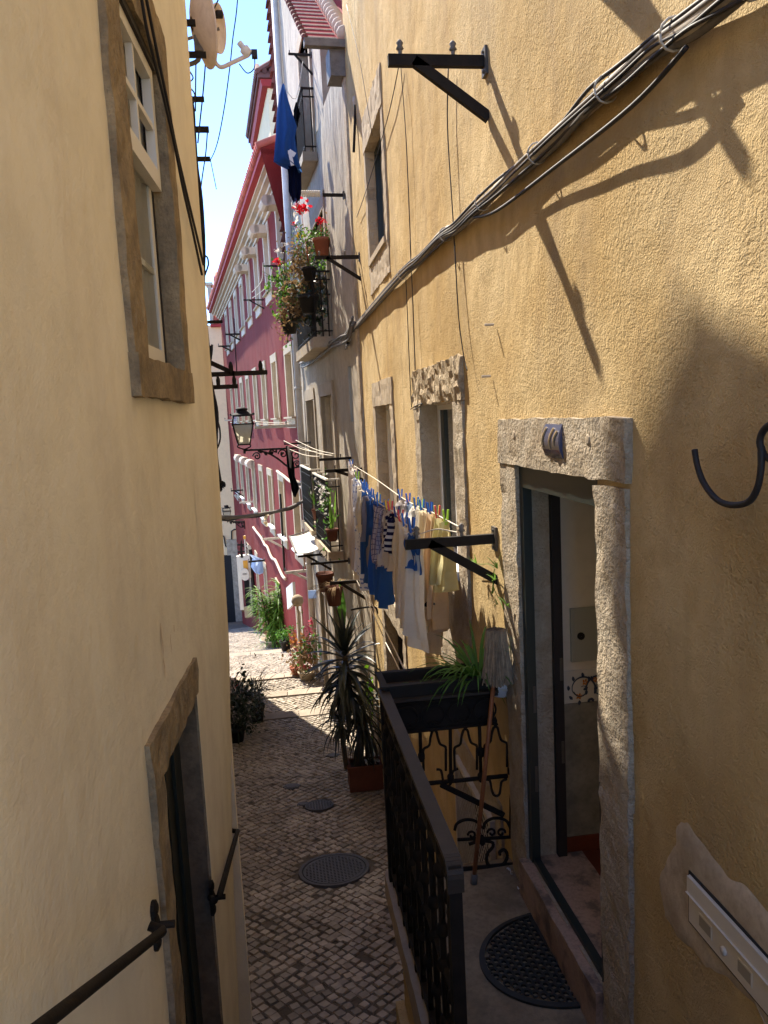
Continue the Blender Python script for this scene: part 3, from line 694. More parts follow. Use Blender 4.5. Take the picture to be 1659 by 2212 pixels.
for r in rings:
    for s,z in sm: ss=ctr[0]+(s-ctr[0])*r; z_=ctr[1]+(z-ctr[1])*r; m.v.append(YF.P(ss,z_,wobble(ss,z_)+(.001 if r==1 else .008)))
for j in range(len(rings)-1):
    for i in range(n): m.f.append((j*n+i,j*n+(i+1)%n,(j+1)*n+(i+1)%n,(j+1)*n+i)); m.mi.append(0)
m.f.append(tuple((len(rings)-1)*n+i for i in range(n))); m.mi.append(0)
m.build('cement_patch','grey_cement',yel,True)
m=MB()
for (k,x,y,l) in (('O',1350,1255,.04),('O',1380,780,.03)):
    q=yh(k,x,y); m.tube([YF.P(q[0],q[1],0),YF.P(q[0],q[1],.05)],.007,6)
m.build('wall_pin','cable_white',yel)
# ================================================================ white house
wh=thing('white_house','grey-white plastered house with small iron balconies, between the yellow and the red house','house',WF.P(4,-4,0))
def wz(k,x,y,o=0): return WF.hit(Z(k,x,y),o)
BAL=[ # s0,s1,z slab top, depth, rail top, door top
 dict(s0=2.9,s1=4.7,z=6.75,d=.20,rt=7.72,dt=8.9,lab='upper'),
 dict(s0=2.25,s1=5.1,z=3.72,d=.28,rt=4.72,dt=5.75,lab='middle'),
 dict(s0=4.95,s1=6.75,z=.22,d=.20,rt=1.42,dt=2.82,lab='lowA'),
 dict(s0=2.45,s1=4.35,z=.20,d=.22,rt=1.40,dt=2.82,lab='lowB')]
holes=[(b['s0']+.25,b['s1']-.25,b['z'],b['dt'],.22) for b in BAL]+[(.78,1.02,2.35,3.15,.05),(5.4,6.5,3.7,5.7,.2)]
holes+= [(3.0,4.0,-3.3,-1.0,.2),(5.3,6.1,-3.7,-1.2,.2)]
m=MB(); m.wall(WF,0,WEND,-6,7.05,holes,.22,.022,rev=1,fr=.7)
sT=2.0
m.wall(WF,sT,WEND,7.05,13.5,[(2.9+.25,4.7-.25,7.051,8.9,.22)],.3,.02,rev=1)
m.quad(WF.P(sT,7.05,0),WF.P(sT,13.5,0),WF.P(sT,13.5,-4),WF.P(sT,7.05,-4)); m.quad(WF.P(0,-6,0),WF.P(0,7.05,0),WF.P(0,7.05,-3),WF.P(0,-6,-3))
m.quad(WF.P(WEND,-6,0),WF.P(WEND,13.5,0),WF.P(WEND,13.5,-4),WF.P(WEND,-6,-4))
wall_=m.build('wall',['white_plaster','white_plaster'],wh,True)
m=MB()
for z in (1.,): m.rbox(WF,0.0,.16,-5,7.0,0,.03,.15,.012)
m.build('corner_strip','grey_cement',wh)
# roofs
m=MB(); m.k=0
S_=sT; zE=7.12
def rz(o): return 0
# low roof slope over the near end, facing up the alley
w0,w1=-.4,.50
def RP(o,t,up=0): return WF.P(-.05+t*2.2*.8,zE+t*2.2*.62+up,o)
m.quad(RP(w0,0),RP(w1,0),RP(w1,1),RP(w0,1))
hr=m.build('roof','roof_fascia',wh)
m=MB()
n=11
for i in range(n+1):
    t=i/n; m.bar(RP(.10,t,.012),RP(w1-.03,t,.012),.012,.016)
m.build('tile_course','cable_white',hr)
m=MB()
for k in range(2):
    o=w1-.12-k*.0
for i in range(n*1):
    t0=i/n;t1=(i+1.25)/n; a=RP(-.01,t0,.06); b=RP(-.01,t1,.03); m.tube([a,b],[.105,.085],10)
m.build('verge_tile','cornice',hr,True); m=MB()
for i in range(n*1):
    t0=i/n;t1=(i+1.25)/n; a=RP(w1-.0,t0,.0); b=RP(w1-.0,t1,-.03); m.tube([a,b],[.04,.03],8)
m.build('verge_tile','roof_tile_dark',hr,True)
m=MB(); m.bar(RP(-.1,0,-.06),RP(w1+.02,0,-.06),.10,.09); m.fbox(WF,-.03,.3,zE-.42,zE-.07,.0,.2); m.build('eave_board','cable_grey',hr)
m=MB(); f=WF
m.fbox(WF,sT-.1,WEND+.02,13.5,13.6,-4,.5)
m.build('upper_eave','pale_stone',wh)
# tile clad edge and red rain pipe at the far end
m=MB()
for i in range(34):
    z=5.3+i*.24; m.hexa([WF.P(WEND-.02,z,.0),WF.P(WEND+.30,z,.0),WF.P(WEND+.30,z,.20),WF.P(WEND-.02,z,.20),WF.P(WEND-.02,z+.23,0),WF.P(WEND+.28,z+.23,0),WF.P(WEND+.28,z+.23,.13),WF.P(WEND-.02,z+.23,.13)])
m.build('tile_cladding','roof_tile_dark',wh)
# stone openings behind the balconies
for i,b in enumerate(BAL):
    m=MB(); a0,a1=b['s0']+.25,b['s1']-.25
    for q0,q1 in ((a0-.14,a0),(a1,a1+.14)): m.fbox(WF,q0,q1,b['z']+.0,b['dt']-.001,-.05,.026)
    m.fbox(WF,a0-.14,a1+.14,b['dt'],b['dt']+.22,-.05,.03)
    m.fbox(WF,a0,a1,b['z'],b['dt'],-.23,-.21)
    fr=m.build('balcony_door',['pale_stone'],wh,label={'upper':'upper balcony doorway','middle':'doorway behind the hanging flower pots'}.get(b['lab']))
    m=MB(); mid=(a0+a1)/2
    for q0,q1 in ((a0+.01,a0+.08),(mid-.05,mid+.05),(a1-.08,a1-.01)): m.fbox(WF,q0,q1,b['z'],b['dt'],-.2,-.15)
    for zq in (b['z']+.02,(b['z']+b['dt'])/2,b['dt']-.1): m.fbox(WF,a0+.081,mid-.051,zq,zq+.08,-.195,-.155); m.fbox(WF,mid+.051,a1-.081,zq,zq+.08,-.195,-.155)
    m.build('door_frame','white_paint' if i>1 else 'cable_grey',fr)
    m=MB(); m.quad(WF.P(a0,b['z'],-.18),WF.P(a1,b['z'],-.18),WF.P(a1,b['dt'],-.18),WF.P(a0,b['dt'],-.18)); m.build('door_pane','dark_glass',fr)
    m=MB(); m.rbox(WF,b['s0'],b['s1'],b['z']-(.17 if i else .14),b['z'],.0,b['d']+.04,.08,.006)
    bs=m.build('balcony_slab','pale_stone',wh)
    rd=b['d']; t=.010
    m=MB(); n=int((b['s1']-b['s0'])/.105)
    for k in range(n+1):
        s=b['s0']+.03+(b['s1']-b['s0']-.06)*k/n; m.fbox(WF,s-t,s+t,b['z'],b['rt'],rd-2*t,rd)
    for s in (b['s0']+.03,b['s1']-.03):
        m.fbox(WF,s-t,s+t,b['z'],b['rt'],.05,.05+2*t)
        if rd>.22: m.fbox(WF,s-t,s+t,b['z'],b['rt'],.15,.15+2*t)
    for zq in (b['z']+.08,b['rt']-.12): m.fbox(WF,b['s0']+.02,b['s1']-.02,zq,zq+.02,rd-.019,rd-.001); 
    for zq in (b['z']+.08,b['rt']-.12):
        for s in (b['s0']+.03,b['s1']-.03): m.fbox(WF,s-.009,s+.009,zq,zq+.02,0,rd-.02)
    if i>1:
        for k in range(n):   # scroll rings near the foot
            s=b['s0']+.08+(b['s1']-b['s0']-.16)*k/n; m.tube(arc(WF.P(s,b['z']+.17,rd-.01),.035,0,6.28,8,WF.d,UP),.006,4,closed=False)
        for k in range(3):
            z_=b['z']+.25+k*.3
            m.fbox(WF,b['s0']+.02,b['s1']-.02,z_,z_+.012,rd-.018,rd-.002)
    m.build('railing','iron',bs)
    m=MB(); rt=b['rt']
    m.fbox(WF,b['s0'],b['s1'],rt,rt+.028,rd-.035,rd+.012); m.fbox(WF,b['s0'],b['s0']+.035,rt,rt+.027,0,rd-.036); m.fbox(WF,b['s1']-.035,b['s1'],rt,rt+.027,0,rd-.036)
    m.build('top_rail','white_paint' if i>1 else 'iron',bs)
for (a0,a1,z0,z1) in ((3.0,4.0,-3.3,-1.0),(5.3,6.1,-3.7,-1.2)):
    m=MB()
    for q0,q1 in ((a0-.15,a0),(a1,a1+.15)): m.fbox(WF,q0,q1,z0,z1-.001,-.05,.025)
    m.fbox(WF,a0-.15,a1+.15,z1,z1+.2,-.05,.028); o=m.build('door',['pale_stone'],wh)
    m=MB(); m.fbox(WF,a0,a1,z0-.2,z1,-.18,-.15); m.build('door_leaf','dark_wood',o)
# white rain pipe
def pipe_w(s,z): return WF.P(s,z,.09)
m=MB(); zt,zb=5.6,-3.75
m.tube([pipe_w(7.25,zt+8),pipe_w(7.25,zb)],.075,12)
for z in (4.6,3.1,1.0,-.9,-2.6): m.tube([pipe_w(7.25,z),pipe_w(7.25,z+.06)],.086,12)
dp_=m.build('drainpipe','zinc_pipe',wh,True)
m=MB(); m.tube([WF.P(7.62,12,.07),WF.P(7.62,3.9,.07)],.045,8)
m.build('rain_pipe','red_pipe',wh,True,label='dark red rain pipe')
# ================================================================ red house
RZ1=8.0
rl=REND+2
red=thing('red_house','long faded red house with stone window surrounds and a red tiled eave','house',RF.P(10,-6,0))
cols=[1.25,4.02,6.7,9.3,11.95,14.6,17.4,20.1]
holes=[]; wins=[]
for i,c in enumerate(cols):
    w=.62 if i else .68
    wins+= [(c,w,5.95,7.55,'top'),(c,w,2.48,4.08,'mid'),(c+.1,w,-.95,.72,'low')]
gnd=[(2.2,.55,-4.2,-2.6),(6.6,.5,-4.9,-2.9),(10.2,.5,-5.4,-2.9),(13.2,.5,-5.9,-3.),(17,.5,-6.2,-3.2)]
for c,w,a,b in gnd: wins.append((c,w,a,b,'gnd'))
for c,w,a,b,k in wins: holes.append((c-w+.16,c+w-.16,a,b,.2))
m=MB(); m.wall(RF,0,rl,-12,RZ1,holes,.6,.015,rev=1); m.build('wall',['red_plaster','pale_stone'],red,True)
for j,(c,w,a,b,k) in enumerate(wins):
    m=MB(); s0,s1=c-w,c+w
    m.rbox(RF,s0,s0+.165,a,b,-.1,.03,.3,.006); m.rbox(RF,s1-.165,s1,a,b,-.1,.03,.3,.006); m.rbox(RF,s0-.004,s1+.004,b-.002,b+.22,-.1,.036,.3,.006)
    if k!='gnd': m.rbox(RF,s0-.03,s1+.03,a-.24,a-.003,-.1,.05,.3,.006)
    o=m.build('window' if k!='gnd' else 'door','pale_stone' if k!='top' else 'cornice',red)
    m=MB(); oo=-.13; q0,q1=s0+.16,s1-.16; t=.05
    m.fbox(RF,q0,q0+t,a,b,oo-.04,oo); m.fbox(RF,q1-t,q1,a,b,oo-.04,oo); m.fbox(RF,q0+t,q1-t,b-t,b,oo-.04,oo); m.fbox(RF,q0+t,q1-t,a,a+t,oo-.04,oo); m.fbox(RF,c-.025,c+.025,a+t,b-t,oo-.038,oo+.002)
    m.build('frame','white_paint' if k!='gnd' else 'green_steel',o)
    m=MB(); m.fbox(RF,q0,q1,a,b,oo-.06,oo-.045); m.build('pane','dark_room' if k!='mid' else 'grey_cement',o)
    if k!='gnd':
        m=MB(); m.fbox(RF,s0-.03,s1+.03,a-.001,a+.04,.0,.13); m.build('sill','sun_white' if k=='low' else 'pale_stone',o)
# roller boxes over the low row at the far end, round lamps on the top floor
for i in (4,5,6):
    c=cols[i]+.1; m=MB(); m.tube([RF.P(c-.5,.86,.12),RF.P(c+.5,.86,.12)],.17,12); m.fbox(RF,c-.5,c+.5,.7,1.0,0,.12); m.build('blind_box','cornice',red)
for i in (0,1,2,3):
    c=cols[i]; m=MB(); m.fbox(RF,c-.3,c+.3,7.52,7.74,.0,.34); m.tube([RF.P(c-.3,7.62,.34),RF.P(c+.3,7.62,.34)],.13,12); m.build('blind_box','cornice',red)
# cornice mouldings
m=MB()
for z0,z1,o in ((7.80,7.90,.06),(7.90,7.98,.14),(7.98,8.08,.22),(8.08,8.16,.34),(8.16,8.22,.44)): m.fbox(RF,-.3,rl,z0,z1-.001,-.2,o)
m.build('cornice','cornice',red)
m=MB(); m.fbox(RF,-.35,rl,8.22,8.34,-.2,.58); f_=m.build('fascia','roof_fascia',red)
m=MB(); n=int(rl/.21)
for i in range(n+2):
    s=-.3+i*.21; m.tube([RF.P(s,8.40,.66),RF.P(s,9.2,-1.3)],[.085,.075],8)
m.quad(RF.P(-.35,8.34,.60),RF.P(rl,8.34,.60),RF.P(rl,9.6,-2.8),RF.P(-.35,9.6,-2.8)); m.build('roof','roof_tile',red,True)
m=MB(); m.quad(RF.P(-.35,8.345,.60),RF.P(-.35,9.6,-2.8),RF.P(-.35,5,-2.8),RF.P(-.35,5,-.2)); m.build('gable_wall','red_plaster',red); m=MB(); m.quad(RF.P(rl,-12,0),RF.P(rl,8.3,0),RF.P(rl,8.3,-4),RF.P(rl,-12,-4)); m.build('gable_wall','red_plaster',red)
# wavy plaster pipe run over the ground floor
m=MB(); pts=[RF.P(*RF.hit(Z('E',*q),.05),.05) for q in ((430,545),(470,600),(510,650),(540,700),(560,745),(590,770),(620,850),(650,905),(680,920),(710,980),(740,1050),(770,1110),(800,1140))]
m.tube(smoothpath(pts,3),.045,7); m.build('plaster_pipe','cornice',red,True)
m=MB(); pts=[RF.P(*RF.hit(Z('D',*q),.05),.05) for q in ((800,1360),(840,1390),(880,1420),(920,1455),(960,1480),(1010,1490),(1050,1520),(1070,1570),(1090,1640))]
m.tube(smoothpath(pts,3),.04,7); m.build('plaster_pipe','cornice',red,True)
m=MB()
for p,q in ((('C',350,1640),('D',380,330)),):
    a=RF.hit(Z(*p),.03); b=RF.hit(Z(*q),.03); m.tube([RF.P(a[0],a[1],.03),RF.P(b[0],b[1],.03)],.02,5); m.build('service_pipe','iron',red,True); m=MB()
a=RF.hit(Z('E',740,160),.05); b=RF.hit(Z('E',790,1050),.05); m.tube([RF.P(a[0],a[1],.05),RF.P((a[0]+b[0])/2,(a[1]+b[1])/2,.05),RF.P(b[0],b[1],.05)],.035,6)
m.build('service_pipe','iron',red,True)
# ================================================================ houses closing the view
def bx_from_px(y,p0,p1,z0=None,z1=None):
    a=atY(p0,y);b=atY(p1,y); return a,b
YE=45.
end=thing('pink_house','pale pink plain house closing the far end of the street','house',atY((500,1330),YE))
a=atY((430,705),YE); b=atY((540,705),YE); zt=atY(Z('C',200,1710),YE).z
x0=a.x-3; x1=RF.P(REND,0).x+.6; XL=atY(Z('E',262,900),YE).x
m=MB(); m.box((x0,YE,-14),(x1,YE+5,zt)); m.build('wall','pink_plaster',end)
m=MB()
for i in range(26):
    for j in range(6):
        xx=atY(Z('C',140,1500),YE).x+i*.30
        zz_=zt+.05+j*.62; yy=YE-.3+j*.9
        m.tube([Vector((xx,yy,zz_)),Vector((xx,yy+1.0,zz_+.62))],[.17,.13],8)
m.build('roof','roof_tile',end,True)
m=MB(); zc0=zt; q0=atY(Z('C',75,1300),YE-.4); q1=atY(Z('C',140,1700),YE-.4); m.box((q0.x,YE-.4,zc0+.02),(q1.x,YE+.4,q0.z)); m.box((q0.x-.1,YE-.5,q0.z),(q1.x+.1,YE+.5,q0.z+.15)); m.build('chimney','white_plaster',end)
m=MB(); q=atY(Z('C',270,1700),YE); m.box((q0.x,YE-.35,zt-.12),(q.x+1,YE-.001,zt+.0)); m.build('fascia','roof_fascia',end)
# stone passage at the foot
m=MB(); p0=atY(Z('E',130,870),YE-.2); p1=atY(Z('E',290,1500),YE-.2)
m.box((p0.x,YE-.2,p0.z),(p1.x+.5,YE-.01,p0.z+.9)); m.box((p1.x-.35,YE-.2,-12),(p1.x+.1,YE-.01,p0.z)); dw=m.build('passage','grey_cement',end,label='dark passage doorway')
m=MB(); m.box((p0.x-1.5,YE-.05,-12),(p1.x-.36,YE-.008,p0.z)); m.build('dark_opening','dark_room',dw)
m=MB()
for pl_ in (((60,640),(90,650),(110,760),(150,790),(300,770)),((180,770),(180,590),(210,570),(300,570))):
    m.tube([atY(Z('E',*q),YE-.06) for q in pl_],.04,5)
m.build('wall_pipe','cable_black',end)
# shop pilaster with signs
YS=33.
a=atY(Z('E',262,880),YS); b=atY(Z('E',372,650),YS); c=atY(Z('E',372,1500),YS)
shop=thing('shop_pillar','narrow sunlit cream pillar with shop signs at the far end of the street','pillar',(a.x,YS,c.z))
m=MB(); a1=atY(Z('E',280,1500),YS); b1=atY(Z('E',322,1500),YS); m.box((a1.x,YS,a1.z),(b1.x,YS+.29,atY(Z('E',280,880),YS).z)); m.build('post','sign_cream',shop)
m=MB(); m.box((a.x,YS-.02,atY(Z('E',300,1130),YS).z),(b.x,YS+.29,atY(Z('E',300,870),YS).z)); m.build('upper_panel','sign_cream',shop)
m=MB(); q0=atY(Z('E',320,650),YS);q1=atY(Z('E',350,870),YS); m.box((q0.x,YS,q1.z),(q1.x,YS+.28,q0.z)); m.build('upper_post','sign_cream',shop)
m=MB(); q0=atY(Z('E',310,930),YS-.05);q1=atY(Z('E',370,1035),YS-.05); m.box((q0.x,YS-.06,q1.z),(q1.x,YS-.022,q0.z)); m.build('yellow_panel','sign_yellow',shop)
m=MB(); q0=atY(Z('E',312,645),YS-.05);q1=atY(Z('E',345,680),YS-.05); m.box((q0.x,YS-.06,q1.z),(q1.x,YS-.002,q0.z)); m.build('top_panel','sign_yellow',shop)
m=MB(); q0=atY(Z('E',270,680),YS+.1);q1=atY(Z('E',315,890),YS+.1); m.poly([Vector((q0.x,YS-.03,q1.z)),Vector((q1.x,YS-.03,q1.z)),Vector((q1.x,YS-.03,q0.z)),Vector(((q0.x+q1.x)/2,YS-.03,q0.z-.1)),Vector((q0.x,YS-.03,(q0.z+q1.z)/2))]); m.build('dark_bracket','iron',shop)
q=atY(Z('E',333,1090),YS-.2); sx=(atY(Z('E',383,1090),YS-.2).x-q.x); sz=abs(atY(Z('E',333,1160),YS-.2).z-q.z)
m=MB()
for y_,fl in ((YS-.2,0),(YS-.13,1)): m.poly([Vector((q.x+sx*math.cos(t*.314),y_,q.z+sz*(abs(math.sin(t*.314))**.8)*(1 if math.sin(t*.314)>0 else -1))) for t in range(20)])
for t in range(20):
    P2=[Vector((q.x+sx*math.cos(u*.314),0,q.z+sz*(abs(math.sin(u*.314))**.8)*(1 if math.sin(u*.314)>0 else -1))) for u in (t,t+1)]
    m.quad(P2[0]+Vector((0,YS-.2,0)),P2[1]+Vector((0,YS-.2,0)),P2[1]+Vector((0,YS-.13,0)),P2[0]+Vector((0,YS-.13,0)))
os_=m.build('oval_sign','sign_cream',shop)
m=MB()
for dx in (-.28,0.,.28): m.tube(arc(Vector((q.x+dx*sx*1.2,YS-.21,q.z+.1*sz)),sx*.17,0,6.28,10,Vector((1,0,0)),UP),sx*.035,4)
m.build('sign_rings','cable_grey',os_)
m=MB(); a=atY(Z('E',322,1160),YS+.02); b=atY(Z('E',405,1490),YS+.02); m.box((a.x,YS+.03,b.z-.3),(b.x,YS+.1,a.z)); m.build('shop_door','black',shop)
m=MB(); a=atY(Z('E',325,1455),YS); b=atY(Z('E',410,1495),YS); m.box((a.x,YS-.1,b.z-.3),(b.x,YS+.02,a.z)); m.build('threshold','pale_stone',shop)
m=MB(); a=atY(Z('E',405,800),YS); b=atY(Z('E',425,1500),YS); m.box((a.x,YS+.03,b.z-.3),(b.x,YS+1.5,a.z)); m.build('shade_block','dark_wood',shop)  # dark block standing in for the shaded red wall beside the door
# tall pink house over the red roof
t0=atY(Z('B',705,1300),42); yy=42
pk=thing('tall_pink_house','tall pale pink house with a tiled roof rising behind the red house','house',(t0.x+2,44,0))
c1=atY(Z('B',700,900),42); e1=atY(Z('B',575,1320),49)
ztop=atY(Z('B',760,860),42).z
m=MB(); X0=c1.x; b0=[Vector((X0,42,-5)),Vector((X0+7,42,-5)),Vector((X0+5,50,-5)),Vector((e1.x,50,-5))]; b1_=[Vector((v.x,v.y,ztop)) for v in b0]; m.hexa(b0+b1_); m.build('wall','pink_plaster',pk)
m=MB()
lo=[Vector((X0-.45,41.5,ztop+.05)),Vector((X0+7,41.5,ztop+.05)),Vector((X0+5,50.5,ztop+.05)),Vector((e1.x-.5,50.8,ztop+.05))]
hi=[v+Vector((.0,0,.25)) for v in lo]; m.hexa(lo+hi); m.hexa([v+Vector((0,0,.25)) for v in lo]+[lo[0].lerp(lo[2],.35)+Vector((.5,0,1.6)),lo[1]+Vector((-1,1,1.6)),lo[2]+Vector((-1,-1,1.6)),lo[3].lerp(lo[1],.3)+Vector((.5,0,1.6))])
for i in range(34):
    a=lo[0].lerp(lo[3],i/34)+Vector((0,0,.28)); m.tube([a+Vector((-.12,0,0)),a+Vector((1.6,0,.95))],.13,6)
for i in range(22):
    a=lo[0].lerp(lo[1],i/22)+Vector((0,0,.28)); m.tube([a+Vector((0,-.12,0)),a+Vector((0,1.6,.95))],.13,6)
m.build('roof','roof_tile_dark',pk)
m=MB(); m.hexa([v+Vector((.18,.25,-.3)) for v in lo]+[v+Vector((.1,.1,-.02)) for v in lo]); m.build('fascia','roof_fascia',pk)
# far left low house with a sunny wall, seen past the row at the end of the street
# ================================================================ clothes line brackets
BRG='iron clothes line brackets on the house walls'
def bracket(f,att,tip,brace=None,lab='',w=.03,pegs=(.45,.9),bt=.75,mt='iron',yplane=None):
    """att,tip,brace: photo points of the wall end, the free end and the foot of the stay"""
    s,z=f.hit(att); o,z2=f.out(tip,s); t=thing('line_bracket',lab,'bracket',f.P(s,z),BRG)
    A=f.P(s,z,-.02); B=f.P(s,z2*.5+z*.5 if abs(z2-z)>.15 else z,o); m=MB(); m.bar(A,B,w*.8,w*1.3); m.build('arm',mt,t)
    m=MB(); m.fbox(f,s-w*.9,s+w*.9,A.z-w*1.6,A.z+w*1.6,-.01,.012); [m.lathe(f.P(s,A.z+q*w*1.15,.012),[(w*.22,0),(w*.2,w*.15),(.001,w*.2)],6,f.n) for q in (-1,1)]; m.build('wall_plate','grey_iron',t)
    if brace is not None:
        bz=f.out(brace,s)[1] if isinstance(brace,tuple) else z+brace
        m=MB(); C=A.lerp(B,bt); m.bar(f.P(s,bz,-.01),C,w*.8,w*1.2); m.build('stay',mt,t)
    for u in pegs:
        p=A.lerp(B,u)+UP*w*.6; m=MB(); m.tube([p,p+UP*w*.7],w*.25,6); m.lathe(p+UP*w*.6,[(w*.25,0),(w*.5,w*.15),(w*.28,w*.5),(w*.45,w*.8),(w*.2,w*1.15),(.001,w*1.2)],8); m.build('insulator','cable_grey',t,True)
    return s,z,o,B
br1=bracket(YF,(1049,134),(838,128),(1049,255),'large dark bracket with slanting stay, high on the sunny yellow wall',.042,(.36,.88))
br2=bracket(YF,(1070,1163),(876,1170),(1070,1255),'large dark bracket carrying the near end of the laundry lines, left of the street door',.042,(.40,.88))
br0=bracket(YF,(0,0),(0,0),None,'x')if 0 else None
_s,_z=YF.hit((1500,190)); _e,_f=YF.hit((1600,352))
t=thing('line_bracket','dark bracket at the top right edge of the yellow wall, above the cable bundle','bracket',YF.P(_e+1.34,_f+1.64),BRG)
m=MB(); m.bar(YF.P(_e+1.34,_f+1.64,-.02),YF.P(_e+1.34,_f+1.64,.5),.034,.055); m.build('arm','iron',t)
m=MB(); m.bar(YF.P(_e+1.34,_f+1.64-.34,-.02),YF.P(_e+1.34,_f+1.64,.38),.034,.05); m.build('stay','iron',t)
print('offbr',_e+1.34,_f+1.64)
br3=bracket(YF,Z('G',375,240),Z('G',38,255),Z('G',290,345),'dark bracket carrying the far end of the laundry lines',.034,(.35,.75))
br3b=bracket(YF,Z('D',1625,1220),Z('D',1235,1240),None,'rusty bracket just above the far end of the laundry lines',.03,(.45,.95))
br4=bracket(YF,Z('G',400,1165),Z('G',80,1185),Z('G',420,1335),'dark bracket under the hanging laundry, behind the spiky plant',.036,())
br5=bracket(YF,Z('C',1655,1005),Z('C',1190,1015),Z('C',1630,1240),'dark bracket with slanting stay in front of the flower balcony',.034,(.35,.9))
br6=bracket(WF,Z('C',1490,365),Z('C',1270,358),None,'dark bracket above the flower balcony, tied with white rope',.032,(.95,))
br7=bracket(WF,Z('B',1150,570),Z('B',915,555),Z('B',1310,780),'small dark bracket with thin stays under the low tiled roof',.026,(.3,.95))
br8=bracket(WF,Z('D',1140,1065),Z('D',870,1085),None,'thin bracket above the street lamp arm with four washing lines',.026,(.5,.98))
br9=bracket(WF,Z('E',1310,850),Z('E',945,885),Z('E',1320,1030),'black bracket right of the white awning',.032,(.6,))
br10=bracket(WF,Z('E',1530,930),Z('E',1090,970),None,'black bracket above the two hanging pots',.03,(.5,))
for i,(a,t,b,lab) in enumerate(((('C',905,1100),('C',655,1095),None,'thin bracket under the shaded top windows of the red house'),(('C',1000,1215),('C',740,1218),('C',830,1080),'thin bracket next to the red geraniums'),
  (('C',665,1450),('C',450,1455),('C',680,1545),'thin bracket on the shaded part of the red wall'),(('C',415,1805),('C',262,1808),('C',412,1870),'upper small bracket at the far end of the red wall'),
  (('D',330,62),('D',188,62),('D',320,120),'second small bracket at the far end of the red wall'),(('D',375,828),('D',255,822),None,'pale small bracket left of the street lamp glass'),
  (('D',450,1555),('D',320,1555),('D',450,1625),'small bracket at the far corner of the red wall, above the sticks'),(('E',430,250),('E',270,258),None,'pale small bracket holding two pale sticks'),
  (('D',1025,885),('D',560,862),None,'long pale bracket with lines across the red wall behind the lamp'),(('E',760,665),('E',535,690),('E',780,775),'thin pale bracket on the lower red wall'),
  (('E',1090,1040),('E',795,1075),('E',1090,1165),'pale bracket on the red wall above the leafy pots'),(('E',560,925),('E',375,965),None,'thin bracket carrying blue and white washing far down the street'),
  (('E',365,738),('E',245,742),('E',362,790),'tiny bracket near the shop pillar, upper'),(('E',365,820),('E',250,825),None,'tiny bracket near the shop pillar, lower'))):
    f=RF; bracket(f,Z(*a),Z(*t),Z(*b) if b else None,lab,.028 if i<3 else .05,(.3,.97),mt='iron' if i not in(5,7,8,9,10) else 'cable_white')
# brackets of the left row, sticking out past the corner
def lbr(p0,p1,y,lab,w=.03,brace=None,drop=None,knob=False):
    a=atY(p0,y); b=atY(p1,y); b.z=a.z*.5+b.z*.5; a=Vector((xl(y)-.05,y,a.z*.5+b.z*.5)); b.z=a.z
    t=thing('line_bracket',lab,'bracket',a,BRG); m=MB(); m.bar(a,b,w*.8,w*1.2); m.build('arm','iron',t)
    if brace: q=atY(brace,y); m=MB(); m.bar(Vector((xl(y)-.02,y,q.z)),a.lerp(b,.5),w*.8,w*1.2); m.build('stay','iron',t)
    for u in ((.45,.9) if knob else ()):
        p=a.lerp(b,u); m=MB(); m.lathe(p,[(w*.5,0),(w*.6,w*2),(w*.3,w*3),(.001,w*3.2)],8); m.build('insulator','iron',t,True)
    if drop: m=MB(); q=atY(drop,y); m.tube([b,Vector((b.x+.02,y,(b.z+q.z)/2)),Vector((b.x+.04,y,q.z))],.006,4); m.build('loose_line','cable_grey',t)
    return b
lb=[lbr(Z('A',560,143),Z('A',625,147),5.5,'short dark bracket at the sky edge, behind the satellite dish'),
 lbr(Z('A',570,343),Z('A',692,348),5.7,'dark bracket at the sky edge just below the satellite dish'),
 lbr(Z('A',585,623),Z('A',680,626),6.5,'thin dark bracket at the sky edge, topmost below the dish'),
 lbr(Z('A',615,812),Z('A',710,820),7.5,'thick short dark bracket at the sky edge',.04),
 lbr(Z('A',645,1000),Z('A',718,998),8.5,'dark bracket at the sky edge with a loose hanging wire',.036,drop=Z('A',730,1190)),
 lbr(Z('C',95,1680),Z('C',235,1678),9.5,'dark bracket in front of the far tiled roof'),
 lbr(Z('D',115,355),Z('D',700,345),10.5,'long black bracket with stay sticking out past the cream corner',.05,Z('D',120,195),knob=True),
 lbr(Z('D',120,492),Z('D',395,478),10.2,'shorter black bracket below the long one with the stay',.045,knob=True)]
